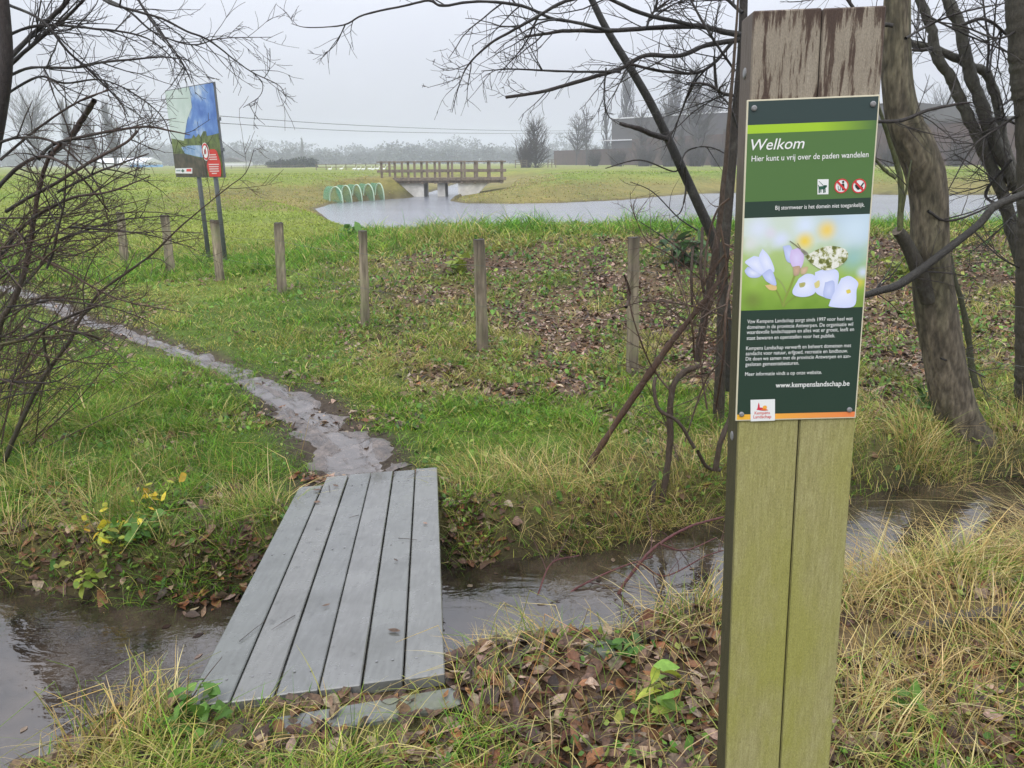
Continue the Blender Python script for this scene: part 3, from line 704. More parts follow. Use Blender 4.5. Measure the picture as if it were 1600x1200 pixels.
# ------------------------------------------------------------------ footbridge over the ditch
fb = empty('footbridge', (FB_NL + FB_FR) / 2 - np.array([0, 0, .05]), 'low grey plank footbridge lying across the narrow ditch', 'footbridge')
pw = FB_W / 6; scr0 = None
for i in range(6):
    mb = MB(); g = .0026 + .001 * (i % 3 == 1); j = (0, -.006, .004, -.003, .006, 0)[i]
    mb.box(FB_NL, FB_EX, FB_EY, FB_EZ, i * pw + (g if i else 0), (i + 1) * pw - (g if i < 5 else 0), j, FB_L + (-.16, -.01, .01, .004, 0, .012)[i], -.042, (.0, .001, -.001, .0015, 0, .001)[i], .0035, ((.86, .9, .88), (.98, .98, .97), (.9, .92, .93), (1.02, 1.02, 1.03), (.93, .95, .94), (.99, 1, .99))[i])
    pk = mb.build('plank', M['deck'], fb)
    for b in (.12, FB_L * .5, FB_L - .2):
        for dx in (.3, .7):
            c0 = FB_NL + FB_EX * (i + dx) * pw + FB_EY * (b + rng.normal(0, .006)) + FB_EZ * .0012
            if scr0 is None: mb = MB(); mb.tube([c0, c0 + FB_EZ * .0012, c0 + FB_EZ * .0016], [.0045, .0045, .003], 8); scr0 = mb.build('screw_head', M['screw'], pk); sc0 = c0
            else: q_ = scr0.copy(); COL.objects.link(q_); q_.parent = pk; q_.location = c0 - sc0
for a in (.05, FB_W / 2 - .05, FB_W - .13):
    mb = MB(); mb.box(FB_NL, FB_EX, FB_EY, FB_EZ, a, a + .09, .12, FB_L - .2, -.17, -.046, .004); mb.build('bearer', M['sleeper'], fb)
# half-buried sleeper at the near end
A = onz(330, 1186, .0); B = onz(722, 1116, .0); ex = (B - A) / np.linalg.norm(B - A); ey = np.cross([0, 0, 1.], ex); SLEEPER = (A, ex)
mb = MB(); mb.box(A, ex, ey, np.array([0, 0, 1.]), .0, np.linalg.norm(B - A), -.005, .085, -.12, .038, .006)
tag(mb.build('sleeper', M['sleeper']), 'half-buried wet timber sleeper in front of the plank footbridge', 'sleeper')

# ------------------------------------------------------------------ fence posts and wires
FENCE = [(988, 588, 371, 24, 'weathered fence post nearest the welcome post, with a thin twig leaning against it'), (754, 545, 374, 21, 'thick weathered fence post, second along the fence from the welcome post'),
         (571, 508, 361, 15, 'slim fence post straight in front of the left end of the pond'), (441, 460, 348, 17, 'stout fence post just beyond the muddy path, between pond and info board'),
         (344, 438, 344, 15, 'pale fence post right beside the steel legs of the info board'), (267, 424, 336, 15, 'fence post just left of the info board legs, seen through twigs'), (195, 408, 332, 14, 'fence post standing farthest left among the bush twigs')]
fpos = []
for k, (bx, by, ty, wpx, lab) in enumerate(FENCE):
    b = hit(bx, by); d = (b - CAM) @ _f; txp = {0: 990, 1: 749, 2: 567, 3: 435, 4: 335, 5: 257, 6: 188}[k]
    t = PY(txp, ty, b[1]); hgt = np.linalg.norm(t - b); ez = (t - b) / hgt
    wd = wpx * d / FPX; a = R(rng.uniform(15, 40)); ex = np.array([math.cos(a), math.sin(a), 0]); ex -= ez * (ex @ ez); ex /= np.linalg.norm(ex); ey = np.cross(ez, ex)
    if k == 0: wd *= .82
    mb = MB(); n = 10; sides = 12; wid = wd * .43; V = []; F = []; pc = []; sc_ = .72 + .5 * rng.random(sides)
    for i in range(n + 1):
        h = -.25 + (hgt + .25) * i / n
        for s in range(sides):
            th = s * 2 * np.pi / sides; sq = 1 / max(abs(math.cos(th)), abs(math.sin(th))) ** .55
            r = wid * (1 + .06 * rng.normal()) * sq * (1.06 - .1 * i / n); V.append(b + ez * (h + (rng.normal() * .004 if i == n else 0)) + (ex * math.cos(th) + ey * math.sin(th)) * r); k_ = sc_[s] * (.42 if i == n else .8 if i == n - 1 else 1) * (.75 if i <= 3 else 1) * (.85 + .3 * rng.random()); pc.append((k_, k_, k_ * .97))
    for i in range(n):
        for s in range(sides): F.append((i * sides + s, i * sides + (s + 1) % sides, (i + 1) * sides + (s + 1) % sides, (i + 1) * sides + s))
    mb.grid(V, F, np.array(pc)); r = empty('fence_post', b, lab, 'fence post', 'fence posts along the meadow path'); mb.build('shaft', M['post'], r)
    mb = MB(); tp = V[-sides:]; mb.poly([p + ez * .001 for p in tp]); mb.build('cut_top', m_plain('end_grain', (.045, .036, .028), .8, 60) if k == 0 else M['endg'] if 'endg' in M else M.setdefault('endg', m_plain('end_grain', (.045, .036, .028), .8, 60)), r)
    fpos.append((b, ez, hgt, wid))
right_ext = [hit(1420, 640), hit(1700, 690)]
for lvl, lab in ((.42, 'lower thin rusty wire strung along the fence posts'), (.78, 'upper thin rusty wire strung along the fence posts')):
    pts = []
    for b, ez, hgt, wid in fpos[::-1]: pts.append(b + ez * hgt * lvl + np.array([-.7, -.7, 0]) * (wid * 1.5))
    for q in right_ext: pts.append(q + np.array([0, 0, lvl * 1.15]))
    L = []
    for a, b in zip(pts[:-1], pts[1:]):
        for s in np.linspace(0, 1, 7)[:-1]: L.append(a * (1 - s) + b * s - np.array([0, 0, .10 * s * (1 - s)]))
    L.append(pts[-1]); mb = MB(); mb.tube(L, .0018, 5); tag(mb.build('fence_wire', M['wire'], None, True), lab, 'wire')

# ------------------------------------------------------------------ information board on two legs
ib_r = 14.0
pr_b = PY(351, 277.5, ib_r); pr_t = PY(334, 127.5, ib_r) 
ex = np.array([.707, -.707, 0]); upv = (pr_t - pr_b); HB = np.linalg.norm(upv); upv /= HB
d = ray(275, 276); nrm = np.cross(ex, upv); nrm /= np.linalg.norm(nrm); tt = ((pr_b - CAM) @ nrm) / (d @ nrm); pl_b = CAM + d * tt
WB = abs((pl_b - pr_b) @ ex); ex = ex - upv * (ex @ upv); ex /= np.linalg.norm(ex); ny_ = np.cross(upv, ex)   # ny_ points away from the viewer
if ny_[1] < 0: ny_ = -ny_
IO = pr_b - ex * WB
def iw(u, v, off=0.): return IO + ex * (u * WB) + upv * (v * HB) - ny_ * off
ib = empty('info_board', hit(323, 421), 'large landscape photo board with a red notice, on two grey steel legs', 'info board')
mb = MB(); mb.box(IO, ex, ny_, upv, 0, WB, 0, .03, 0, HB, .003); panel = mb.build('panel', M['steel'], ib)
def m_skyprint():
    m, nt = mat_new('sky_print'); v = objco(nt); n = noise(nt, v, 2.2, 5, .6); n2 = noise(nt, v, 5, 4, .6)
    c = ramp(nt, n, [(.36, (.05, .14, .45)), (.5, (.12, .25, .58)), (.6, (.36, .47, .66)), (.7, (.62, .68, .75))])
    finish(nt, c, .35, None, spec=.4); return m
def m_landprint(a, b, sc):
    m, nt = mat_new('land_print'); n = noise(nt, objco(nt), sc, 5, .65); finish(nt, ramp(nt, n, [(.35, a), (.65, b)]), .35, None, spec=.4); return m
def uvp(px, py):
    d = ray(px, py); q = CAM + d * (((IO - CAM) @ ny_) / (d @ ny_)) - IO; return (q @ ex) / WB, (q @ upv) / HB
def zi(a, b):
    u, v = uvp(200 + a / 4, 80 + b / 4); return min(max(u, .012), .988), min(max(v, .01), .99)
mb = MB(); mb.poly([iw(.012, .36, .004), iw(.988, .36, .004), iw(.988, .99, .004), iw(.012, .99, .004)]); mb.build('printed_sky', m_skyprint(), panel)
mb = MB(); mb.poly([iw(*p, .008) for p in (zi(232, 242), zi(385, 215), zi(402, 350), zi(372, 430), zi(352, 560), zi(272, 545))]); mb.build('printed_haze', m_landprint((.46, .56, .50), (.60, .68, .64), 2), panel)
mb = MB(); mb.poly([iw(*p, .006) for p in [zi(272, 540), zi(330, 548), zi(400, 545), zi(412, 520), zi(425, 540), zi(445, 515), zi(455, 535), zi(472, 500), zi(490, 500), zi(495, 530), zi(540, 520), zi(572, 512)]] + [iw(.988, .01, .006), iw(.012, .01, .006)]); mb.build('printed_land', m_landprint((.035, .06, .015), (.17, .22, .05), 6), panel)
mb = MB(); mb.poly([iw(*p, .010) for p in (zi(335, 600), zi(380, 590), zi(440, 588), zi(490, 592), zi(500, 640), zi(470, 665), zi(420, 655), zi(360, 640))]); mb.build('printed_pond', m_landprint((.12, .26, .50), (.42, .52, .66), 5), panel)
mb = MB(); mb.poly([iw(*p, .010) for p in (zi(285, 640), zi(350, 640), zi(420, 660), zi(500, 685), zi(500, 788), zi(300, 785))]); mb.build('printed_soil', m_landprint((.022, .020, .016), (.11, .085, .06), 7), panel)
mb = MB(); mb.poly([iw(*p, .014) for p in (zi(508, 620), zi(522, 612), zi(545, 612), zi(560, 625), zi(582, 690), zi(588, 760), zi(585, 793), zi(515, 793), zi(498, 720), zi(500, 670))], (.62, .03, .025))
for r_, (a, b) in enumerate(((515, 555), (513, 560), (515, 563), None, (510, 575), (512, 573), (514, 572), (516, 576), (520, 570), (535, 560)) if False else ((515, 555), (513, 560), (515, 563), (510, 575), (512, 573), (514, 572), (516, 576), (530, 562))):
    yy = 645 + r_ * 14 + (18 if r_ > 2 else 0); mb.poly([iw(*zi(*p), .018) for p in ((a, yy), (b, yy - 1), (b, yy + 5), (a, yy + 6))], (.75, .62, .60))
notice = mb.build('printed_notice', M['print'], panel)
mb = MB()
cu, cv = uvp(200 + 491 / 4, 80 + 628 / 4); rr = .155
for q, col, of in ((rr, (.80, .80, .80), .020), (rr * .92, (.62, .03, .03), .022), (rr * .70, (.82, .82, .82), .024), (rr * .3, (.5, .1, .1), .026)):
    mb.poly([iw(cu + q * math.cos(t) / WB, cv + q * math.sin(t) / HB, of) for t in np.linspace(0, 2 * np.pi, 24, endpoint=False)], col)
mb.build('round_symbol', M['print'], panel)
mb = MB(); mb.poly([iw(*zi(*p), .018) for p in ((302, 732), (408, 730), (408, 765), (302, 763))], (.8, .8, .8))
mb.poly([iw(*zi(*p), .021) for p in ((372, 736), (402, 735), (402, 752), (372, 752))], (.70, .06, .05)); mb.poly([iw(*zi(*p), .021) for p in ((338, 748), (349, 736), (360, 748), (349, 758))], (.05, .13, .08))
mb.poly([iw(*zi(*p), .021) for p in ((308, 742), (334, 741), (334, 750), (308, 751))], (.30, .38, .36))
mb.build('logo_strip', M['print'], panel)
for bx, by, tx, ty in ((322, 424, 304, 262), (345, 446, 330, 262)):
    t_u, t_v = uvp(tx, ty); tp = iw(t_u, .5) + ny_ * .06; bt_ = iw(t_u, 0) + ny_ * .06; dirn = -upv; L = []
    k = 0
    q = bt_.copy()
    while q[2] > gz(q[0], q[1]) - .3 and k < 200: q = q + dirn * .02; k += 1
    mb = MB(); mb.tube([iw(t_u, .93) + ny_ * .062, q], .042, 12); mb.build('leg', M['steel'], ib, True)
mb = MB(); 
for v_ in (.3, .62):
    mb = MB(); mb.box(iw(1, v_), ex, ny_, upv, 0, .02, -.02, .05, -.03, .03, .004); mb.build('clamp', M['steel'], ib)
# ------------------------------------------------------------------ far footbridge over the pond inlet
BY = 48.0
def zat(py, Y): 
    d = ray(800, py); return CAMZ + d[2] / d[1] * Y
bx0, bx1 = atY(596, BY, 1), atY(789, BY, 1); dz = zat(281, BY); rz = zat(251, BY)
X_, Y_, Z_ = np.eye(3)
fbr = empty('timber_bridge', (bx0, BY, dz - .9), 'railed timber bridge on concrete supports across the pond inlet', 'bridge')
mb = MB(); mb.box((bx0, BY, dz), X_, Y_, Z_, 0, bx1 - bx0, 0, 3.0, 0, .12); 
mb.build('deck', M['rail'], fbr)
mb = MB(); mb.box((bx0, BY, dz), X_, Y_, Z_, .0, bx1 - bx0, -.05, -.003, -.16, .16); mb.build('edge_beam', M['rail'], fbr)
def bX(px): return atY(px, BY, 0)
mb = MB()
mb.v = []; prof = [(bX(612), dz - .165), (bX(664), dz - .165), (bX(664), POND_Z - .4), (bX(640), POND_Z - .4), (bX(638), POND_Z + .05)]
mb.poly([(x, BY + .1, z) for x, z in prof]); mb.poly([(x, BY + 2.9, z) for x, z in prof[::-1]])
for (a, b), (c, d) in zip(prof, prof[1:] + prof[:1]): mb.poly([(a, BY + .1, b), (c, BY + .1, d), (c, BY + 2.9, d), (a, BY + 2.9, b)])
mb.build('abutment', M['concrete'], fbr)
prof = [(bX(718), dz - .165), (bX(765), dz - .165), (bX(735), POND_Z - .4), (bX(718), POND_Z - .4)]; mb = MB()
mb.poly([(x, BY + .1, z) for x, z in prof]); mb.poly([(x, BY + 2.9, z) for x, z in prof[::-1]])
for (a, b), (c, d) in zip(prof, prof[1:] + prof[:1]): mb.poly([(a, BY + .1, b), (c, BY + .1, d), (c, BY + 2.9, d), (a, BY + 2.9, b)])
mb.build('abutment', M['concrete'], fbr)
mb = MB(); mb.box((bX(685), BY, 0), X_, Y_, Z_, 0, bX(697) - bX(685), .3, 2.7, POND_Z - .6, dz - .165, .01); mb.build('pier', M['concrete'], fbr)
npst = 10; base_post = None
for side in (0, 1):
    for i in range(npst):
        x = bx0 + .06 + (bx1 - bx0 - .24) * i / (npst - 1)
        if base_post is None:
            mb = MB(); mb.box((x, BY, 0), X_, Y_, Z_, -.01, .135, -.12, -.053, dz - .2, rz + .02, .008); base_post = mb.build('railing_post', M['rail'], fbr); x00 = x
        else:
            c = base_post.copy(); COL.objects.link(c); c.location.x = x - x00; c.location.y = 0 if side == 0 else 3.16
    yy = BY - .18 if side == 0 else BY + 3.11
    for z, h in ((rz, .07), (dz + .62, .15), (dz + .10, .12)):
        mb = MB(); mb.box((bx0 - .15, yy, z - h), X_, Y_, Z_, 0, bx1 - bx0 + .3, 0 if h > .08 else -.04, .055, 0, h, .006); mb.build('rail', M['rail'], fbr)

# ------------------------------------------------------------------ netted hoops on the waterside
for k, (l, r_, top, bot) in enumerate(((513, 541, 290, 319), (532, 554, 288, 316), (550, 570, 287, 314), (567, 589, 286, 312), (586, 604, 285, 309))):
    Yh = 40.8 + k * .9; pts = []
    cx = atY((l + r_) / 2, Yh, 0); hw = (atY(r_, Yh, 0) - atY(l, Yh, 0)) / 2; z0 = POND_Z - .1; z1 = zat(top, Yh)
    rot = R(38)
    for t in np.linspace(0, np.pi, 21):
        u = -math.cos(t) * hw * 1.12; pts.append((cx + u * math.cos(rot), Yh - u * math.sin(rot), z0 + (z1 - z0) * math.sin(t) ** .72))
    hp = empty('netted_hoop', (cx, Yh, z0), ('first netted hoop of the row, farthest from the bridge', 'second netted hoop from the water corner, counting towards the bridge', 'middle netted hoop of the row on the waterside', 'second netted hoop counted from the bridge abutment', 'netted hoop standing nearest the bridge abutment')[k], 'hoop', 'green netted hoops along the water')
    mb = MB(); mb.tube(pts, .032, 6); mb.build('hoop', M['hoop'], hp, True)
    mb = MB(); off = np.array([-.55, .75, .02]); Q = np.array(pts)
    for i in range(20): mb.poly([Q[i], Q[i + 1], Q[i + 1] + off * (.95), Q[i] + off * .95])
    cc = Q.mean(0)
    mb.poly([q + off * .95 for q in Q]); mb.build('net', M['net'], hp, True)

# ------------------------------------------------------------------ far buildings
def slab(name, pts, z0, z1, th, mat, parent):
    """wall slab following plan points (x, y)"""
    mb = MB(); (a, b), (c, d) = pts; ex = np.array([c - a, d - b, 0]); L = np.linalg.norm(ex); ex /= L
    mb.box((a, b, 0), ex, np.array([-ex[1], ex[0], 0]), Z_, 0, L, 0, th, z0, z1); return mb.build(name, mat, parent)
wh = empty('warehouse', (40, 170, .7), 'long low brown warehouse with a dark grey upper block beyond the meadow', 'warehouse')
A0 = np.array([atY(868, 215, 3), 215.]); A1 = np.array([atY(1130, 150, 3), 150.]); A2 = np.array([atY(1700, 104, 3), 104.])
slab('wall', (A0, A0 + (A1 - A0) * .55), .2, zat(236, 214), 22, M['brick'], wh)
slab('wall', (A0 + (A1 - A0) * .552, A1), .2, zat(217, 172), 22, M['brick'], wh)
slab('wall', (A1 + (A2 - A1) * .002, A2), .2, zat(202, 140), 24, M['brick'], wh)
U0 = np.array([atY(958, 205, 6), 205.]); U1 = np.array([atY(1420, 150, 6), 150.])
slab('upper_block', (U0, U1), .2, zat(187, 203), 26, M['clad'], wh)
e = (U1 - U0) / np.linalg.norm(U1 - U0); nn = np.array([e[1], -e[0]])
slab('eave_band', (U0 + nn * .6 - e * 4, U1 + nn * .6), zat(221, 203), zat(219.3, 203), .55, M['white'], wh)
slab('ridge_band', (U0 + nn * .25, U1 + nn * .25), zat(187, 203) + .01, zat(187, 203) + .3, .2, M['white'], wh)
slab('parapet', (A1 + np.array([0, -.35]), A2 + np.array([0, -.35])), zat(202, 140) - .35, zat(202, 140) + .18, .3, M['clad'], wh)
hb = empty('glasshouse', (atY(220, 260, 1), 260, .7), 'long pale low hall with a blue side far across the meadow', 'hall')
mb = MB(); mb.box((atY(150, 260, 1), 260, 0), X_, Y_, Z_, 0, 16, 0, 14, .2, zat(250, 260)); mb.build('wall', M['white'], hb)
mb = MB(); mb.box((atY(205, 259, 1), 259, 0), X_, Y_, Z_, 0, 10.5, 0, .8, .2, zat(253.5, 260)); mb.build('blue_wall', M['blue'], hb)
mb = MB(); xx = atY(150, 260, 1); zz = zat(250, 260); 
for y0 in (260,): 
    V = [(xx - .3, y0 - .3, zz), (xx + 16.3, y0 - .3, zz), (xx + 16.3, y0 + 14.3, zz), (xx - .3, y0 + 14.3, zz), (xx - .3, y0 + 7, zz + 1.6), (xx + 16.3, y0 + 7, zz + 1.6)]
    mb.grid(V, [(0, 1, 5, 4), (2, 3, 4, 5), (0, 4, 3), (1, 2, 5), (0, 3, 2, 1)])
mb.build('roof', M['white'], hb)
sh = empty('white_shed', (atY(365, 280, 1), 280, .7), 'small white shed with a low gable behind the info board', 'shed')
xx = atY(345, 280, 1); zz = zat(250, 280); wx = atY(386, 280, 1) - xx
mb = MB(); mb.box((xx, 280, 0), X_, Y_, Z_, 0, wx, 0, 8, .2, zz); mb.build('wall', M['white'], sh)
mb = MB(); mb.grid([(xx - .2, 279.7, zz + .01), (xx + wx + .2, 279.7, zz + .01), (xx + wx + .2, 288, zz + .01), (xx - .2, 288, zz + .01), (xx + wx * .45, 279.7, zz + 1.5), (xx + wx * .45, 288, zz + 1.5)], [(0, 1, 4), (3, 5, 2), (0, 4, 5, 3), (1, 2, 5, 4), (0, 3, 2, 1)]); mb.build('roof', M['clad'], sh)

# far fences and gates
def field_fence(name, pxs, Y, z0, z1, lab, rails=2, th=.09):
    r = empty(name, (atY(pxs[0], Y, .7), Y, .6), lab, 'fence'); proto = None
    for px in pxs:
        x = atY(px, Y, .8)
        if proto is None: mb = MB(); mb.box((x, Y, 0), X_, Y_, Z_, 0, th, 0, th, .3, z1, .006); proto = mb.build('fence_stake', M['rail'], r); xp = x
        else: c = proto.copy(); COL.objects.link(c); c.location.x = x - xp
    for k in range(rails):
        z = z1 - .1 - k * (z1 - z0) / rails; mb = MB(); mb.box((atY(pxs[0], Y, .8), Y, z), X_, Y_, Z_, 0, atY(pxs[-1], Y, .8) - atY(pxs[0], Y, .8), -.05, -.003, 0, .07 if rails > 1 else .05); mb.build('rail', M['rail'], r)
field_fence('field_fence', [496 + 15.5 * i for i in range(9)], 105, zat(263, 105), zat(254, 105), 'low grey stake fence between the hedge and the bridge')
field_fence('field_fence', [345 + 19 * i for i in range(8)], 150, zat(262, 150), zat(255.5, 150), 'faint stake fence behind the info board')
field_fence('wooden_gate', [807, 816, 825], 118, zat(260, 118), zat(250, 118), 'small wooden field gate left of the dark twiggy tree', 3, .12)
field_fence('wooden_gate', [858, 864, 870], 118, zat(260, 118), zat(249.5, 118), 'small wooden field gate right of the dark twiggy tree', 3, .12)

# ------------------------------------------------------------------ tree growing
class Wood:
    def __init__(s): s.V = []; s.F = []; s.C = []; s.n = 0
    def add(s, pts, rad, sides, c0, c1=None):
        pts = np.asarray(pts, float); n = len(pts); rad = np.broadcast_to(np.asarray(rad, float), (n,))
        t, a, b = frames(pts); th = np.arange(sides) * 2 * np.pi / sides
        V = (pts[:, None] + rad[:, None, None] * (np.cos(th)[None, :, None] * a[:, None] + np.sin(th)[None, :, None] * b[:, None])).reshape(-1, 3)
        i = np.arange(n - 1)[:, None] * sides; j = np.arange(sides)[None]; j2 = (j + 1) % sides
        F = np.stack([i + j, i + j2, i + sides + j2, i + sides + j], -1).reshape(-1, 4) + s.n
        c1 = c0 if c1 is None else c1; k = np.linspace(0, 1, n)[:, None]
        c = np.repeat(np.asarray(c0) * (1 - k) + np.asarray(c1) * k, sides, 0)
        s.V.append(V); s.F.append(F); s.C.append(c); s.n += len(V)
        # close the tip
    def build(s, name, mat, parent):
        me = mesh_arr(name, np.concatenate(s.V), np.concatenate(s.F), np.concatenate(s.C), True); return link(name, me, mat, parent)
def rand_dir(): v = rng.normal(size=3); return v / np.linalg.norm(v)
def shoot(p, d, L, n, curl, up):
    """a wandering line of n steps"""
    pts = [np.array(p, float)]; d = np.array(d, float); bend = rand_dir() * curl
    for i in range(n):
        d = d + bend * .5 + rand_dir() * curl * .7 + np.array([0, 0, up]) / n; d /= np.linalg.norm(d); pts.append(pts[-1] + d * L / n)
        if rng.random() < .35: bend = rand_dir() * curl
    return np.array(pts)
def twigs(W, line, rad, count, L, level, col0, col1, ang=.8, curl=.16, up=.15, tmin=.15, rmin=.0011, lratio=.55, flat=None):
    line = np.asarray(line); n = len(line); rad = np.broadcast_to(rad, (n,))
    for _ in range(count):
        t = tmin + (1 - tmin) * rng.random(); i = min(int(t * (n - 1)), n - 2); s = t * (n - 1) - i
        p = line[i] * (1 - s) + line[i + 1] * s; r = rad[i] * (1 - s) + rad[i + 1] * s; tan = line[i + 1] - line[i]; tan /= np.linalg.norm(tan) + 1e-9
        side = rand_dir(); side -= tan * (side @ tan); side /= np.linalg.norm(side) + 1e-9
        if flat is not None: side = side * (1 - flat[1]) + flat[0] * flat[1] * rng.choice((-1, 1))
        d = tan * math.cos(ang) + side * math.sin(ang) * (.7 + .6 * rng.random()); d /= np.linalg.norm(d)
        l = L * (.4 + .9 * rng.random()) * (1 - .45 * t); r0 = max(min(r * .7, l * .013), rmin); q = shoot(p, d, l, 6 if level > 1 else 5, curl, up)
        W.add(q, np.linspace(r0, max(r0 * .35, rmin * .7), len(q)), 4 if level > 1 else 3, col0 if level > 1 else col1, col1)
        if level > 1: twigs(W, q, np.linspace(r0, r0 * .35, len(q)), max(2, int(rng.integers(3, 7))), l * lratio, level - 1, col0, col1, ang, curl, up, .1, rmin, lratio)

# distant bare trees
FARC = ((.07, .06, .055), (.085, .072, .066))
def far_tree(name, label, px, Y, top, kind, wpx, base=None, n=70, group=None, dense=1.0):
    x = atY(px, Y, 2); z0 = float(terrain(np.array([x]), np.array([Y]))[0]) - .1; z1 = zat(top, Y); H = z1 - z0; hw = wpx / FPX * Y / 2; r = empty(name, (x, Y, z0), label, 'tree', group)
    tw = .00055 * Y * (.42 if kind == 'full' else .5); tk = Wood(); cr = Wood(); line = shoot((x, Y, z0), (0, 0, 1), H * .96, 10, .03, .2); rad = np.linspace(max(H * .018, .12), tw, 11); tk.add(line, rad, 6, *FARC); tk.build('trunk', M['bark'], r)
    for i in range(int(n * dense)):
        if kind == 'poplar':
            t = .08 + .8 * rng.random(); k = int(t * 10); p = line[k]; az = rng.random() * 6.28; d = np.array([math.cos(az) * .42, math.sin(az) * .42, 1]); L = H * (.14 + .24 * rng.random()) * (1.15 - t * .6); q = shoot(p, d, L, 5, .06, .5)
            rr = np.hypot(q[:, 0] - x, q[:, 1] - Y).max(); lim_ = hw * (1.05 - .8 * ((q[-1, 2] - z0) / H) ** 2) * (.6 + .5 * rng.random())
            if rr > lim_ > 0: q[:, :2] = np.array([x, Y]) + (q[:, :2] - [x, Y]) * lim_ / rr
        elif kind in ('round', 'full'):
            t = (.25 + .7 * rng.random()) if kind == 'round' else .05 + .88 * rng.random() ** 1.4; k = int(t * 10); p = line[k]; az = rng.random() * 6.28; el = .25 + .9 * rng.random(); d = np.array([math.cos(az) * math.cos(el), math.sin(az) * math.cos(el), math.sin(el)]); L = hw * (.9 + .4 * rng.random()) * (1.25 - .75 * t) / max(math.cos(el), .45); q = shoot(p, d, L, 5, .14, .3)
        else:                                   # shrubby, many stems from the ground
            az = rng.random() * 6.28; q0 = np.array([x + math.cos(az) * hw * .5 * rng.random(), Y + math.sin(az) * hw * .5 * rng.random(), z0]); d = np.array([math.cos(az) * .5 * rng.random(), math.sin(az) * .5 * rng.random(), 1]); q = shoot(q0, d, H * (.55 + .45 * rng.random()), 6, .1, .2)
        rr = np.linspace(tw * 2.0, tw * .8, len(q)); cr.add(q, rr, 3, *FARC)
        twigs(cr, q, rr, 8 if kind == 'poplar' else 7, np.linalg.norm(q[-1] - q[0]) * (.34 if kind == 'poplar' else .5), 1, *FARC, ang=.35 if kind == 'poplar' else .7, curl=.1, up=.4, rmin=tw * .7)
    cr.build('crown', M['bark'], r); return r
far_tree('poplar_tree', 'tall slim bare poplar at the left corner of the grey block', 981, 235, 104, 'poplar', 44, n=190)
far_tree('poplar_tree', 'tall bare poplar, left one of the pair over the grey block', 1054, 235, 96, 'poplar', 46, n=200)
far_tree('poplar_tree', 'tall bare poplar, right one of the pair over the grey block', 1079, 240, 92, 'poplar', 42, n=190)
far_tree('bare_tree', 'spreading bare tree behind the poplar pair, beside the signpost', 1118, 232, 132, 'round', 58, n=90)
far_tree('bare_tree', 'slim twiggy bare tree before the left end of the grey block', 1002, 150, 168, 'round', 34, n=60)
far_tree('bare_tree', 'wispy bare tree before the grey block, under the left poplar of the pair', 1040, 146, 160, 'round', 44, n=80)
far_tree('bare_tree', 'wispy bare tree before the grey block, just left of the signpost trunk', 1092, 140, 150, 'round', 54, n=90)
far_tree('bare_tree', 'thin bare tree whose twigs cover the middle of the grey block', 1066, 152, 172, 'poplar', 40, n=70)
far_tree('bare_tree', 'thin fan-shaped bare tree just left of the grey block', 951, 225, 160, 'poplar', 40, n=60)
far_tree('bare_tree', 'small round-topped bare tree, left of two standing by the wall end', 903, 190, 178, 'round', 34, n=55)
far_tree('bare_tree', 'small round-topped bare tree, right of two standing by the wall end', 919, 196, 170, 'round', 28, n=50)
far_tree('twiggy_tree', 'dark dense twiggy tree at the end of the brown wall', 840, 122, 188, 'full', 38, n=120)
far_tree('twiggy_tree', 'lower twiggy bush leaning on the dark tree by the wall end', 824, 126, 215, 'shrub', 28, n=60)
far_tree('poplar_tree', 'leftmost hazy poplar far behind the bush on the left', 118, 210, 146, 'poplar', 46, n=150)
far_tree('poplar_tree', 'broad hazy poplar left of the info board, behind bush twigs', 184, 205, 148, 'poplar', 50, n=170)
far_tree('poplar_tree', 'hazy poplar between two others far behind the bush', 150, 214, 152, 'poplar', 44, n=150)
far_tree('bare_tree', 'hazy round bare tree at the far left edge of the meadow', 60, 215, 160, 'round', 60, n=90)
far_tree('poplar_tree', 'lone faint poplar rising above the distant wood', 476, 400, 213, 'poplar', 9, n=90)
far_tree('bare_tree', 'hazy bare tree behind the leaning willow trunk', 1470, 190, 165, 'round', 70, n=80)
far_tree('bare_tree', 'pale bare tree seen between the forked right trunks', 1520, 195, 150, 'round', 60, n=80)
SC = [(930, 150, 236, 26), (968, 140, 232, 40), (1010, 135, 226, 44), (1050, 128, 228, 46), (1090, 125, 222, 48), (1125, 118, 226, 46), (1400, 100, 222, 60), (1450, 100, 226, 60), (1500, 96, 218, 60), (1555, 98, 224, 60)]
sl_ = ['low scrub bush at the thin end of the brown wall', 'dark scrub bush under the left corner of the grey block', 'scrub bush under the first poplar in front of the wall', 'scrub bush in front of the wall under the poplar pair', 'scrub bush in front of the wall right of the poplar pair', 'scrub bush before the wall beside the signpost',
       'scrub bush right beside the willow trunk, before the wall', 'scrub bush between willow and forked trunks, before the wall', 'scrub bush behind the forked stems, before the wall', 'scrub bush next to the right edge trunk, before the wall']
for (a, b, c, d), lb in zip(SC, sl_): far_tree('scrub_bush', lb, a, b, c, 'shrub', d, n=60, group='bare scrub before the warehouse')

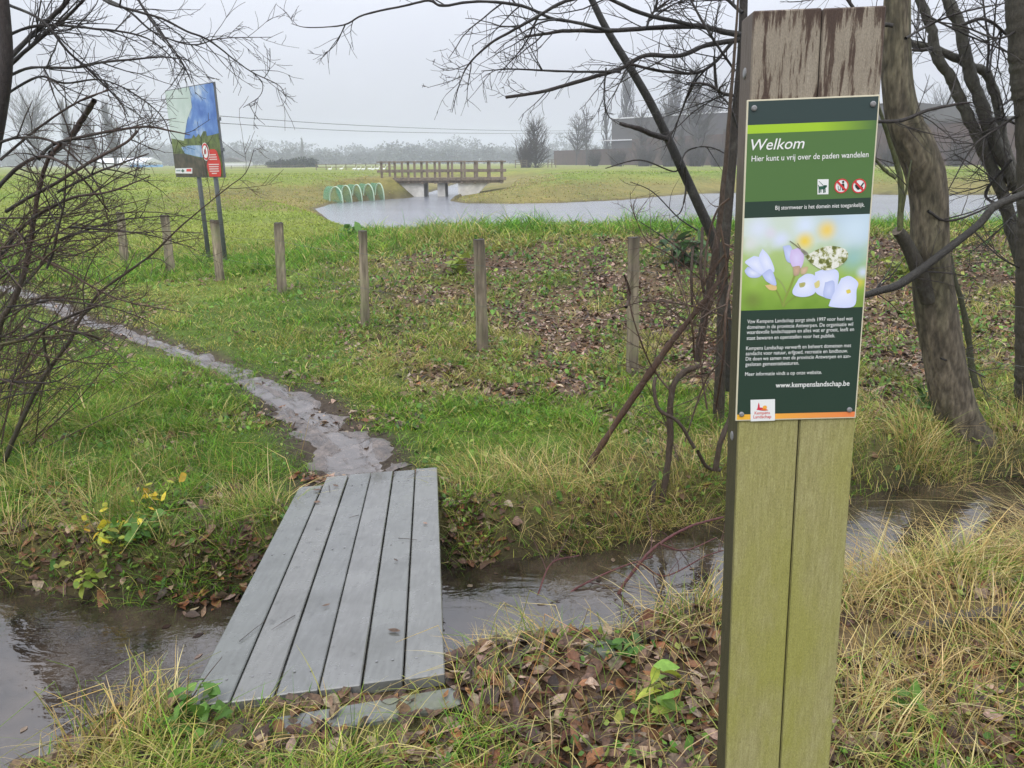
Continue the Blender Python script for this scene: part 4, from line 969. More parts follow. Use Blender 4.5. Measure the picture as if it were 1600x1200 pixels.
# leafy clump cloud used for the hedge and the distant wood
def clump(V, F, C, cx, cy, cz, rx, ry, rz_, n, size, cols, hollow=.35):
    u = rng.normal(size=(n, 3)); u /= np.linalg.norm(u, axis=1)[:, None]; rr = (hollow + (1 - hollow) * rng.random(n)) ** .5
    lump = 1 + .18 * np.sin(u[:, 0] * 5 + cx) + .16 * np.sin(u[:, 2] * 6 + cy)
    p = np.array([cx, cy, cz]) + u * (rr * lump)[:, None] * np.array([rx, ry, rz_]); a = rng.normal(size=(n, 3)); a /= np.linalg.norm(a, axis=1)[:, None]; b = np.cross(a, rng.normal(size=(n, 3))); b /= np.linalg.norm(b, axis=1)[:, None]
    s = size * (.5 + rng.random(n))[:, None]; q = np.stack([p - a * s, p - b * s * .6, p + a * s, p + b * s * .6], 1).reshape(-1, 3); k = sum(map(len, V))
    V.append(q); F.append(np.arange(4 * n).reshape(-1, 4) + k); c = np.array(cols)[rng.integers(0, len(cols), n)] * (.75 + .5 * rng.random((n, 1))); C.append(np.repeat(c, 4, 0))
V, F, C = [], [], []
for k in range(16):
    px = 425 + k * 4.6; Yh = 190; t = .62 + .38 * (k / 15) + .08 * rng.normal(); h = (zat(244, Yh) - .6) * (t if k < 14 else .9)
    clump(V, F, C, atY(px, Yh, 1), Yh + rng.normal() * .6, .7 + h * .45, 1.1, 1.5, h * .62, 260, .22, [(.028, .038, .02), (.04, .05, .028), (.02, .028, .016)], .2)
tag(link('hedge', mesh_arr('hedge', np.concatenate(V), np.concatenate(F), np.concatenate(C)), M['leaf']), 'dark evergreen hedge clump alone on the far meadow', 'hedge')
V, F, C = [], [], []
WC = [(.05, .05, .045), (.065, .06, .052), (.04, .042, .036)]
for row, (Y0, top0) in enumerate(((450, 234), (540, 230), (640, 227))):
    px = -350
    while px < 1900:
        Yh = Y0 + rng.normal() * 12; tp = top0 + rng.normal() * 4 + 9 * (vnoise(np.array([px / 90.]), np.array([row * 3.]), 4)[0] - .5) * 2; 
        if 330 < px < 440: tp -= 2
        zt_ = zat(tp, Yh); wv = (10 + 9 * rng.random()) * Yh / FPX; x = atY(px, Yh, 5)
        clump(V, F, C, x, Yh, .7 + (zt_ - .7) * .56, wv, wv * .8, (zt_ - .7) * .46, 330, .55 + row * .15, WC, .25)
        clump(V, F, C, x + rng.normal() * 2, Yh - 4, 2.4, wv, 3, 2.2, 70, .6, WC, .2)
        px += 9 + 9 * rng.random()
tag(link('distant_woodland', mesh_arr('distant_woodland', np.concatenate(V), np.concatenate(F), np.concatenate(C)), M['leaf']), kind='stuff')

# ------------------------------------------------------------------ birds, cables
bproto = None
for k, (px, py) in enumerate(((518, 268.5), (556, 268), (563, 267.5), (570, 268.5), (580, 267.5), (585, 268), (592, 267.6), (602, 268.4), (536, 269.5))):
    Yb = 92 + rng.normal() * 2; x = atY(px, Yb, .7); z = gz(x, Yb)
    if bproto is None:
        mb = MB(); l = np.array((.66, .66, .66, .66)) * smooth_line([(-.38, 0, .30, .02), (-.25, 0, .32, .11), (0, 0, .32, .16), (.2, 0, .36, .12), (.30, 0, .48, .05), (.33, 0, .62, .04), (.36, 0, .72, .05), (.42, 0, .73, .035), (.50, 0, .70, .01)], 3)
        mb.tube(np.array([x, Yb, z]) + l[:, :3], l[:, 3], 8); mb.tube([(x - .02, Yb + .06, z + .2), (x - .02, Yb + .06, z - .02)], .015, 5); mb.tube([(x + .02, Yb - .06, z + .2), (x + .02, Yb - .06, z - .02)], .015, 5)
        bproto = mb.build('goose', M['feather'], None, True); b0 = (x, Yb, z); o = bproto
    else:
        o = bproto.copy(); COL.objects.link(o); o.location = (x - b0[0], Yb - b0[1], z - b0[2])
    tag(o, 'small white goose standing on the far meadow left of the bridge', 'goose', 'white geese on the far meadow')
for lab, pts in (('upper hazy overhead power cable crossing the sky', ((200, 166, 120), (345, 178, 130), (560, 194, 165), (760, 203, 210), (905, 205, 260), (1100, 203, 330))), ('lower hazy overhead power cable crossing the sky', ((200, 178, 120), (345, 189, 130), (560, 203, 165), (760, 208, 210), (905, 208, 260), (1100, 205, 330)))):
    L = smooth_line([(atY(a, Y, zat(b, Y)), Y, zat(b, Y)) for a, b, Y in pts], 8); mb = MB(); mb.tube(L, .055, 6); tag(mb.build('power_cable', M['cable'], None, True), lab, 'cable')
# ------------------------------------------------------------------ near trees and shrubs
def PL(rows, d, dd=0.0, k=5, wob=.12):
    """rows (px, py, width in px) at depth d, drifting by dd towards the end"""
    n = len(rows); w0 = rng.normal() * wob; w1 = rng.normal() * wob
    out = []
    for i, (a, b, c) in enumerate(rows):
        t = i / max(n - 1, 1); dep = d + dd * t + w0 * math.sin(t * 3.1) + w1 * math.sin(t * 6.3) * .5; q = PY(a, b, dep); out.append((*q, c * .5 * ((q - CAM) @ _f) / FPX))
    q = smooth_line(out, k); r = np.maximum(q[:, 3], .0012); j = rng.normal(size=(len(q), 3)) * (r * .07)[:, None]; j[0] = 0
    if wob == 0: return q[:, :3], r
    return q[:, :3] + j, r * (1 + .05 * rng.normal(size=len(r))).clip(.75, 1.3)
DK0, DK1 = (.034, .030, .025), (.042, .031, .026)
GR0, GR1 = (.095, .085, .058), (.085, .066, .05)
BR0, BR1 = (.10, .062, .036), (.085, .050, .034)
def limbs(W, rows_list, d, col0, col1, n, L, level=2, dd=0., sides=7, ws=.72, **kw):
    for rows in rows_list:
        extra = {}
        if isinstance(rows, dict): extra = dict(rows); rows = extra.pop('r')
        q, r = PL([(a, b, c * ws) for a, b, c in rows], extra.pop('d', d), extra.pop('dd', dd)); W.add(q, r, sides, col0, col1); nn = extra.pop('n', n)
        if nn: twigs(W, q, r, nn, extra.pop('L', L), level, col0, col1, **{**kw, **extra})

# --- tree on the far left
t = empty('bare_tree', hit(-40, 640), 'dark bare tree at the left edge, long twigs arching towards the info board', 'tree')
W = Wood(); q, r = PL([(-60, 690, 30), (-50, 480, 28), (-22, 280, 26), (-2, 180, 22), (9, 100, 20), (6, 20, 18), (-8, -120, 15)], 4.6, 0, 6, 0); W.add(q, r, 12, DK0, DK1); W.build('trunk', M['bark'], t)
W = Wood()
limbs(W, [[(14, 92, 11), (50, 55, 10), (95, 13, 9), (130, -30, 8)], [(17, 100, 9), (65, 58, 8), (108, 23, 7), (140, -10, 6)],
          [(10, 120, 7), (49, 106, 6), (114, 106, 5.5), (162, 97, 5), (208, 93, 4.5), (253, 89, 3.5), (296, 94, 2)],
          [(120, -40, 7), (162, 0, 6), (208, 16, 5.5), (253, 29, 5), (292, 49, 4.5), (325, 62, 4), (367, 94, 3), (396, 114, 2.5), (435, 133, 2), (446, 150, 1.2)],
          {'r': [(396, 114, 2.2), (410, 130, 2), (406, 150, 1.8), (380, 168, 1.2)], 'n': 3, 'L': .15}, {'r': [(389, 162, 1.6), (400, 182, 1.3), (414, 195, 1)], 'n': 1, 'L': .1},
          [(8, 5, 7), (65, 32, 6), (107, 81, 5.5), (140, 110, 5), (182, 153, 3.5), (201, 182, 2)],
          [(5, 150, 6), (60, 120, 5), (100, 130, 4.5), (160, 125, 3.5), (215, 150, 3), (255, 185, 2.5), (268, 225, 2)],
          [(90, -30, 6), (190, 10, 5), (240, 50, 4), (300, 70, 3.2), (345, 60, 2.2), (425, 58, 1.2)], [(200, -30, 6), (235, 30, 5), (280, 90, 3.5), (300, 130, 2)],
          [(0, 60, 7), (60, 40, 6), (150, 45, 5), (230, 60, 3.5), (290, 110, 2)]],
      4.7, DK0, DK1, 15, .42, 2, ang=.75, curl=.2, up=.05, rmin=.0016)
W.build('branches', M['bark'], t)

# --- bush under it: many slanting stems
t = empty('bare_bush', hit(5, 715), 'tangled bare bush of many thin stems on the left ditch bank', 'bush')
W = Wood()
limbs(W, [[(6, 722, 11), (29, 668, 10), (58, 607, 9), (78, 574, 8.5), (110, 532, 7.5), (122, 504, 7), (156, 457, 6), (195, 428, 5.5), (240, 395, 4.5), (280, 356, 3.6), (325, 318, 2.6), (357, 292, 2.2), (384, 270, 1.8), (397, 233, 1.2)],
          {'r': [(78, 574, 6), (70, 545, 6), (71, 512, 6.5), (107, 517, 6.5), (140, 524, 6.5), (157, 530, 6)], 'n': 3},
          [(-20, 640, 14), (-5, 540, 13), (3, 500, 12.5), (23, 467, 12), (42, 408, 11), (52, 350, 10), (60, 300, 9), (75, 250, 8), (95, 225, 7)]], 4.45, (.055, .048, .026), BR1, 12, .5, 2, ang=.75, curl=.2, up=.1, rmin=.0016)
W.build('stem', M['bark'], t); W = Wood()
limbs(W, [{'r': [(80, 240, 14), (108, 217, 13), (130, 185, 12.5), (147, 158, 12)], 'n': 2}, [(60, 250, 7), (81, 227, 7), (127, 214, 6.5), (175, 205, 6), (227, 198, 5), (270, 205, 3.5), (297, 211, 2)],
          [(10, 330, 8), (39, 312, 8), (97, 280, 7.5), (146, 250, 7), (195, 224, 6), (215, 205, 5)], [(90, 300, 6), (150, 270, 5), (190, 255, 4), (232, 240, 2.5)], [(-10, 420, 8), (40, 350, 7), (110, 310, 6), (170, 300, 4.5), (235, 275, 2.5)],
          [(-10, 300, 9), (30, 260, 8), (70, 245, 7), (120, 270, 5), (170, 330, 3)], [(0, 250, 6), (60, 200, 5), (120, 160, 4), (170, 140, 2.5)], [(-20, 230, 7), (30, 215, 6), (90, 225, 5), (150, 285, 3.5), (170, 350, 2)]], 4.5, DK0, BR1, 11, .42, 2, ang=.8, curl=.22, up=.0, rmin=.0015)
for _ in range(105):
    d0 = 4.1 + rng.random() * 1.1; a = (rng.uniform(-60, 120), rng.uniform(330, 640)); 
    if a[0] + (a[1] - 330) * .35 > 130: continue
    q0 = P(a[0], a[1], d0); az = rng.uniform(-.5, .9); d_ = np.array([math.cos(az), .5 * rng.normal(), math.sin(az) * 1.1 + .1]); L = rng.uniform(.4, .95); q = shoot(q0, d_, L, 9, .15, -.15 if rng.random() < .6 else .3); r0 = rng.uniform(.004, .009)
    rr = np.linspace(r0, .0018, len(q)); c0 = DK0 if rng.random() < .4 else ((.12, .11, .04) if rng.random() < .5 else BR0); W.add(q, rr, 5, c0, BR1); twigs(W, q, rr, 9, .3, 2 if rng.random() < .4 else 1, c0, BR1, ang=.8, curl=.25, up=.0, rmin=.0014)
for _ in range(85):                                   # whippy shoots from the foot of the bush
    q0 = hit(rng.uniform(-120, 60), rng.uniform(560, 720)); az = rng.uniform(.45, 1.4); d_ = np.array([math.cos(az), .25 * rng.normal(), math.sin(az)]); q = shoot(q0, d_, rng.uniform(.7, 1.5), 10, .07, .1); r0 = rng.uniform(.003, .006)
    rr = np.linspace(r0, .0014, len(q)); c0 = (.10, .085, .03) if rng.random() < .4 else BR0; W.add(q, rr, 5, c0, BR1); twigs(W, q, rr, 6, .25, 1, c0, BR1, ang=.6, curl=.15, up=.15, rmin=.0013)
W.build('branches', M['bark'], t)

wb = hit(1520, 690); WY = wb[1] + .12
# --- overhanging tree behind the signpost
t = empty('bare_tree', hit(1128, 640), 'slender bare tree behind the signpost, low limbs reaching left over the pond', 'tree')
W = Wood(); q, r = PL([(1122, 668, 19), (1126, 560, 16), (1130, 430, 14.5), (1140, 300, 14), (1150, 180, 14), (1160, 60, 13.5), (1164, -120, 12)], 5.2, 0, 6, 0); W.add(q, r, 12, (.05, .04, .027), (.04, .034, .028)); W.build('trunk', M['bark'], t)
W = Wood()
limbs(W, [[(1158, 55, 13), (1120, 47, 12), (1090, 41, 11.5), (1012, 44, 10), (952, 48, 9), (888, 48, 8), (850, 53, 6.5), (820, 57, 5)],
          {'r': [(1155, 62, 12), (1103, 71, 11), (1062, 87, 10), (1007, 87, 9.5), (970, 107, 9), (907, 126, 8.5), (852, 142, 7.5), (790, 152, 7)], 'n': 14},
          [(1090, 41, 9), (1000, 20, 8.5), (940, -6, 8), (884, 2, 8), (838, 27, 7), (797, 50, 6), (765, 69, 5), (733, 100, 4), (719, 128, 2.5), (706, 176, 1.5)],
          [(952, 48, 7), (900, 35, 7), (860, 28, 6.5), (815, 9, 6.5), (747, 2, 6), (692, 9, 5.5), (670, 1, 5), (632, 9, 4.5), (569, 23, 4), (537, 39, 3.2), (482, 43, 2), (455, 37, 1.2)],
          {'r': [(539, 39, 2.5), (525, 68, 2), (505, 87, 1.2)], 'n': 3, 'L': .2}, {'r': [(720, 120, 2), (700, 128, 1.6), (668, 137, 1)], 'n': 4, 'L': .16}, {'r': [(733, 100, 2.2), (700, 110, 1.8), (676, 100, 1)], 'n': 4, 'L': .14},
          [(970, 112, 6), (900, 112, 5), (850, 110, 4.5), (800, 108, 3), (752, 111, 1.8)], {'r': [(947, 106, 4), (944, 150, 3.2), (950, 180, 2.5), (968, 195, 1.4)], 'n': 5, 'L': .22},
          [(1150, 60, 8), (1100, 110, 7), (1040, 112, 6.5), (985, 100, 6)], [(1160, 20, 8), (1120, -10, 7), (1040, -30, 6)], [(1148, 110, 6), (1120, 70, 5.5), (1090, 20, 5), (1070, -20, 4)],
          [(1148, 150, 7), (1128, 145, 6.5), (1106, 132, 6), (1072, 129, 3)], [(1152, 200, 5), (1140, 165, 5), (1120, 140, 4), (1115, 90, 3)], [(1010, 44, 6), (1020, 20, 5), (1060, -10, 4)]],
      5.1, (.026, .025, .022), DK1, 13, .5, 2, ang=.8, curl=.2, up=-.02, rmin=.0017)
W.build('branches', M['bark'], t)

# --- leaning thin trunk with a broken side branch
t = empty('leaning_tree', hit(1140, 600), 'thin dark trunk leaning left in front of the pond, with a snapped side branch', 'tree')
W = Wood(); q, r = PL([(1142, 610, 17), (1136, 520, 17), (1128, 430, 17), (1117, 379, 16.5), (1089, 315, 15), (1062, 256, 14.5), (1043, 215, 13.5), (1016, 160, 13), (984, 105, 12), (948, 46, 11), (920, -10, 10), (880, -90, 8)], 5.5, .2, 6, 0); W.add(q, r, 12, (.03, .027, .02), (.024, .023, .02)); W.build('trunk', M['bark'], t)
W = Wood(); limbs(W, [{'r': [(1043, 217, 13), (1020, 210, 12), (998, 201, 11), (969, 193, 8)], 'n': 2, 'L': .2}, {'r': [(1062, 256, 4), (1052, 268, 3.5), (1000, 250, 3), (946, 263, 2)], 'n': 4, 'L': .25}, {'r': [(1070, 262, 6), (1072, 295, 5), (1064, 330, 3), (1050, 340, 1.5)], 'n': 3, 'L': .2},
              {'r': [(1090, 360, 4), (1060, 340, 3), (1020, 300, 2.5), (985, 284, 1.5)], 'n': 3, 'L': .3}, {'r': [(1100, 420, 4), (1050, 380, 3), (998, 345, 1.5)], 'n': 3, 'L': .3}, {'r': [(1062, 258, 4), (1075, 235, 3.5), (1110, 230, 3), (1150, 250, 2)], 'n': 5, 'L': .3}], 5.5, (.028, .025, .02), DK1, 3, .3, 1, curl=.2, up=.1, rmin=.0014)
W.build('branches', M['bark'], t)

# --- multi-stemmed shrub at the ditch edge
t = empty('bare_shrub', hit(1035, 795), 'bare brown shrub with bent stems at the far ditch edge beside the signpost', 'shrub')
SY = hit(1030, 800)[1]; W = Wood()
for rows in ([(1028, 815, 15), (1040, 750, 15), (1047, 690, 14.5), (1047, 640, 14), (1053, 600, 13.5), (1072, 580, 13), (1093, 572, 9)], [(1090, 565, 18), (1100, 500, 18), (1112, 430, 16), (1122, 370, 14), (1128, 310, 12), (1136, 230, 10), (1143, 140, 8), (1150, 50, 6), (1156, -50, 4)], [(1118, 735, 13), (1126, 690, 12), (1140, 655, 11), (1150, 610, 10)],
             [(1085, 700, 8), (1060, 660, 7.5), (1030, 640, 8), (1022, 610, 8.5), (1024, 590, 7)], [(1090, 705, 8), (1105, 730, 8), (1125, 735, 8)], [(1102, 470, 7), (1095, 420, 7), (1098, 355, 7)], [(1082, 480, 6), (1080, 430, 6), (1083, 385, 6)]):
    q, r = PL([(a, b, c * .72) for a, b, c in rows], SY + (.0 if rows[0][1] > 640 else .3), .1, 6, .03); W.add(q, r, 9, (.062, .042, .027), (.07, .048, .03))
W.build('stem', M['bark'], t); W = Wood()
limbs(W, [[(1047, 610, 5), (1030, 590, 4.5), (1012, 560, 4), (990, 500, 3.2), (978, 440, 3)], {'r': [(978, 480, 7), (984, 460, 7), (976, 430, 5)], 'n': 1}, [(1120, 520, 4), (1070, 500, 4), (1020, 470, 3), (940, 490, 2)], [(1100, 440, 3.5), (1050, 400, 3), (1010, 375, 2.4), (985, 320, 1.6)],
          [(1130, 560, 4), (1100, 600, 4), (1070, 690, 3)], [(1140, 400, 4), (1110, 470, 4), (1090, 540, 3)], [(1125, 350, 5), (1135, 420, 5), (1120, 480, 4)], [(1085, 560, 4), (1080, 500, 3.5), (1060, 430, 3), (1048, 390, 2)], [(1105, 640, 4), (1095, 560, 4), (1110, 480, 3.5), (1140, 430, 3)], [(1060, 720, 3), (1040, 660, 2.6), (1010, 600, 2)],
          [(1140, 310, 5), (1120, 330, 5), (1105, 380, 4.5), (1100, 440, 4)], [(1150, 400, 6), (1135, 480, 6), (1130, 560, 5.5), (1118, 640, 5)], [(1145, 500, 4), (1090, 480, 3.5), (1030, 470, 2.5)]], SY + .1, BR0, BR1, 9, .38, 2, ang=.85, curl=.2, up=.05, rmin=.0014)
W.build('branches', M['bark'], t)
W = Wood(); q, r = PL([(910, 742, 10), (950, 680, 10), (1000, 605, 11), (1045, 540, 10.5), (1085, 490, 9), (1112, 455, 8), (1135, 415, 6)], hit(910, 742)[1], .1, 8, 0); r = r * (1 + .1 * rng.normal(size=len(r))); W.add(q, r, 9, (.085, .042, .022), (.075, .045, .026))
tag(W.build('fallen_branch', M['bark'], None), 'reddish brown dead branch leaning across the shrub by the ditch', 'branch')
W = Wood(); q, r = PL([(1300, 462, 9), (1345, 462, 10), (1372, 455, 11), (1400, 447, 13), (1423, 433, 14), (1450, 413, 13), (1490, 382, 12.5), (1530, 350, 12), (1556, 322, 12), (1610, 300, 13), (1680, 270, 14)], WY - .3, .1, 6, 0); W.add(q, r, 10, (.034, .031, .026), (.042, .038, .03))
twigs(W, q, r, 12, .5, 2, DK0, DK1, ang=.7, curl=.18, up=.1, rmin=.0014)
tag(W.build('fallen_branch', M['bark'], None), 'grey green bough running across in front of the leaning willow trunk', 'branch')

# --- the big willow: furrowed trunk
wb = hit(1520, 690); WY = wb[1] + .12; t = empty('willow_tree', wb, 'stout leaning willow trunk with furrowed bark and a cut stub, right of the signpost', 'tree')
rows = [(1535, 735, 72), (1520, 700, 66), (1504, 668, 60), (1486, 617, 58), (1473, 550, 58), (1462, 483, 60), (1453, 400, 57), (1452, 350, 57), (1451, 305, 58), (1443, 262, 60), (1428, 225, 58), (1413, 190, 52), (1403, 140, 47), (1400, 75, 43), (1402, 0, 38), (1406, -90, 34)]
q, r = PL(rows, WY, 0, 12, 0); nS = 56; tt_, aa, bb_ = frames(q); V = []; arc = np.concatenate([[0], np.cumsum(np.linalg.norm(np.diff(q, axis=0), axis=1))])
q = np.array([np.interp(np.linspace(0, arc[-1], 240), arc, q[:, k]) for k in range(3)]).T; r = np.interp(np.linspace(0, arc[-1], 240), arc, r); arc = np.linspace(0, arc[-1], 240); tt_, aa, bb_ = frames(q); C = []
for i in range(240):
    th = np.arange(nS) / nS * 2 * np.pi; u = th * 5.2 + .9 * np.sin(arc[i] * 5) ; g = np.abs(vnoise(np.arange(nS) * .62 + 3 * vnoise(np.full(nS, arc[i] * 3.), th * 0, 8), np.full(nS, arc[i] * 7.5), 91) - .5) * 2
    g = np.where(np.arange(nS) < nS, g, g); flare = 1 + .22 * math.exp(-max(arc[i] - .1, 0) * 7) * (1 + .3 * np.sin(th * 4))
    rr_ = r[i] * flare * (.95 + .065 * g ** .6 + .05 * np.sin(th * 2 + arc[i] * 2)); V.append(q[i] + rr_[:, None] * (np.cos(th)[:, None] * aa[i] + np.sin(th)[:, None] * bb_[i]))
    base = np.array([.155, .13, .092]); moss = np.array([.115, .115, .06]); mk = np.clip(vnoise(th * 2, np.full(nS, arc[i] * 2.), 33) * 1.1 - .35, 0, .6)[:, None]; C.append((base * (1 - mk) + moss * mk) * (.46 + .85 * g[:, None]))
V = np.concatenate(V); C = np.concatenate(C); i = np.arange(239)[:, None] * nS; j = np.arange(nS)[None]; F = np.stack([i + j, i + (j + 1) % nS, i + nS + (j + 1) % nS, i + nS + j], -1).reshape(-1, 4)
link('trunk', mesh_arr('trunk', V, F, C, True), m_attr('furrowed_bark', .8, 55, .45, .25, 0, .9, .012, (1, 1, .3)), t)
W = Wood(); q, r = PL([(1452, 470, 26), (1436, 425, 24), (1422, 392, 20), (1410, 370, 19), (1402, 360, 17)], WY - .06, -.08, 6, 0); W.add(q, r, 12, (.05, .043, .03), (.06, .055, .04)); W.add([q[-1], q[-1] + (q[-1] - q[-2]) * .05, q[-1] + (q[-1] - q[-2]) * .06], [r[-1], r[-1] * .9, .001], 12, (.16, .13, .09), (.13, .10, .07)); W.build('cut_stub', M['bark'], t)
W = Wood()
for rows in ([(1406, 360, 9), (1408, 300, 9), (1403, 262, 8.5), (1388, 215, 7), (1370, 160, 5), (1345, 110, 4)], [(1400, 278, 6), (1385, 268, 5.5), (1368, 250, 4), (1340, 215, 3)], [(1410, 330, 4), (1418, 285, 3), (1424, 250, 2)]):
    q, r = PL(rows, WY - .15, 0, 5, .04); W.add(q, r, 8, (.085, .095, .03), (.07, .08, .03)); twigs(W, q, r, 4, .3, 1, (.10, .10, .04), DK1, rmin=.0014)
for rows in ([(1450, 330, 5), (1480, 345, 4), (1530, 330, 3), (1600, 290, 2)], [(1372, 190, 6), (1410, 188, 6), (1450, 172, 5), (1500, 162, 4), (1520, 160, 2)], [(1395, 40, 7), (1350, 30, 6), (1310, -20, 5)], [(1415, 60, 5), (1450, 40, 4), (1500, 20, 3), (1570, 5, 2)], [(1470, 560, 3), (1500, 570, 2.5), (1540, 590, 2)]):
    q, r = PL(rows, WY - .15, 0, 5, .1); W.add(q, r, 6, DK0, DK1); twigs(W, q, r, 10, .5, 2, DK0, DK1, ang=.8, curl=.18, up=.1, rmin=.0014)
W.build('branches', M['bark'], t)
q, r = PL([(1525, 605, 10), (1518, 570, 10), (1512, 520, 9.5), (1502, 470, 8), (1490, 430, 7), (1486, 400, 5)], 5.6, 0, 5, .02); W = Wood(); W.add(q, r, 8, (.075, .08, .04), (.07, .07, .04)); twigs(W, q, r, 5, .35, 1, DK0, DK1, rmin=.0014)
tag(W.build('sapling', M['bark'], None), 'thin mossy sapling rising just right of the willow trunk', 'sapling')

# --- forked tree and edge trunk on the right
t = empty('forked_tree', hit(1640, 650), 'dark tree with three slanting stems crossing at the right edge', 'tree'); W = Wood()
for rows in ([(1690, 690, 34), (1640, 520, 30), (1596, 405, 24), (1580, 350, 22), (1562, 292, 21), (1533, 227, 20), (1504, 163, 19), (1487, 125, 18.5), (1463, 87, 18), (1455, 44, 17), (1437, 0, 16), (1415, -60, 14)],
             [(1700, 640, 34), (1650, 440, 28), (1605, 325, 24), (1580, 277, 23), (1554, 219, 23), (1533, 163, 22), (1513, 102, 21), (1501, 44, 20), (1481, 0, 19), (1455, -70, 16)],
             [(1605, 330, 18), (1580, 257, 17), (1568, 219, 16), (1559, 163, 16), (1542, 116, 16), (1520, 104, 15), (1498, 93, 15), (1455, 74, 13), (1421, 69, 12)]):
    q, r = PL(rows, 5.9, 0, 7, .05); r = r * .88 * (1 + .05 * np.sin(np.arange(len(r)) * 1.3 + rng.random() * 6)); W.add(q, r, 12, (.085, .08, .06), (.075, .072, .055))
W.build('stem', M['bark'], t); W = Wood()
limbs(W, [[(1542, 114, 6), (1545, 70, 5), (1538, 20, 4), (1533, -30, 3)], [(1546, 112, 5), (1552, 60, 4), (1556, 10, 3), (1560, -30, 3)], [(1500, 40, 8), (1540, 30, 7), (1580, 60, 6), (1620, 90, 5)], [(1440, 20, 5), (1500, 50, 4), (1560, 75, 3.5), (1600, 95, 3)], [(1455, 76, 9), (1440, 78, 8), (1424, 78, 6)], [(1463, 87, 4), (1440, 60, 3), (1422, 28, 2)],
          [(1560, 170, 5), (1585, 150, 4), (1610, 120, 3)], [(1580, 250, 7), (1540, 300, 6.5), (1556, 320, 6)], [(1570, 300, 4), (1540, 270, 3), (1490, 240, 2)], [(1580, 190, 6), (1560, 185, 5), (1545, 195, 4)], [(1600, 200, 6), (1570, 185, 5), (1555, 178, 3)], [(1590, 330, 4), (1560, 360, 3), (1510, 400, 2)]], 5.7, DK0, DK1, 10, .5, 2, ang=.8, curl=.18, up=.1, rmin=.0016)
W.build('branches', M['bark'], t)
t = empty('bare_tree', hit(1612, 640), 'rough upright trunk cut off by the right edge of the view', 'tree'); W = Wood()
q, r = PL([(1618, 655, 56), (1610, 560, 42), (1608, 430, 36), (1612, 330, 40), (1612, 200, 44), (1606, 100, 50), (1598, 0, 48), (1590, -100, 44)], 5.4, 0, 20, 0); r = r * (1 + .035 * rng.normal(size=len(r))); W.add(q, r, 24, (.075, .064, .044), (.065, .058, .042)); W.build('trunk', M['bark'], t)
W = Wood(); limbs(W, [[(1590, 180, 6), (1560, 200, 5), (1520, 230, 3.5), (1480, 300, 2)], [(1600, 40, 6), (1560, 60, 5), (1500, 40, 3.5), (1430, 30, 2)], [(1596, 420, 4), (1560, 400, 3), (1520, 360, 2)]], 5.4, DK0, DK1, 9, .5, 2, curl=.18, rmin=.0014); W.build('branches', M['bark'], t)

# --- red stems bending over the water and the log on the right
W = Wood()
for rows in ([(945, 985, 6), (965, 930, 5.5), (1000, 880, 5), (1030, 850, 4.5), (1080, 822, 4), (1130, 808, 3.5)], [(860, 950, 3.5), (900, 920, 3.5), (960, 890, 3), (1020, 870, 2.5)], [(1000, 880, 3), (1040, 900, 2.5), (1100, 870, 2), (1130, 860, 2)], [(840, 930, 2.6), (862, 880, 2.4), (905, 868, 2)], [(1030, 850, 3), (1070, 860, 2.4), (1120, 840, 1.8)]):
    q, r = PL(rows, 3.3, .25, 6, .05); W.add(q, r, 6, (.15, .05, .045), (.12, .045, .045)); twigs(W, q, r, 5, .3, 1, (.13, .05, .045), (.11, .05, .045), curl=.2, up=.05, rmin=.0009)
tag(W.build('bramble', M['bark'], None), 'thin reddish stems arching over the ditch water beside the signpost', 'bramble')
W = Wood(); a = hit(1395, 1010); b = hit(1600, 960); L = smooth_line([a + [0, 0, .03], (a * .6 + b * .4) + [0, 0, .05], (a * .3 + b * .7) + [0, 0, .03], b + [.1, 0, .04]], 8); W.add(L, np.linspace(.022, .034, len(L)) * (1 + .1 * rng.normal(size=len(L))), 10, (.09, .07, .055), (.07, .055, .045))
tag(W.build('fallen_log', M['bark'], None), 'grey rotting branch lying in the straw at lower right', 'log')
for (px, py, hh, lab) in ((1018, 800, .20, 'short snapped stump sticking up at the far water edge left of the shrub foot'), (1002, 585, .0, None)):
    if hh:
        g = hit(px, py); W = Wood(); W.add([g - [0, 0, .2], g + [0, 0, hh * .6], g + [.01, 0, hh]], [.02, .018, .012], 8, (.06, .045, .035), (.09, .065, .05)); tag(W.build('stump', M['bark'], None), lab, 'stump')
# stone by the near bank
import bmesh
bm = bmesh.new(); bmesh.ops.create_icosphere(bm, subdivisions=4, radius=1); g = hit(935, 1024)
for v in bm.verts:
    n = float(fbm(np.array([v.co.x * 1.6 + 5]), np.array([v.co.y * 1.6 + v.co.z]), 13, 4)[0]); v.co *= .75 + .5 * n; v.co = Vector((v.co.x * .062 + g[0], v.co.y * .045 + g[1], v.co.z * .034 + g[2] + .006))
me = bpy.data.meshes.new('stone'); bm.to_mesh(me); bm.free(); tag(link('stone', me, M['stone']), 'mossy grey stone among the dead leaves near the ditch', 'stone'); me.polygons.foreach_set('use_smooth', np.ones(len(me.polygons), bool))

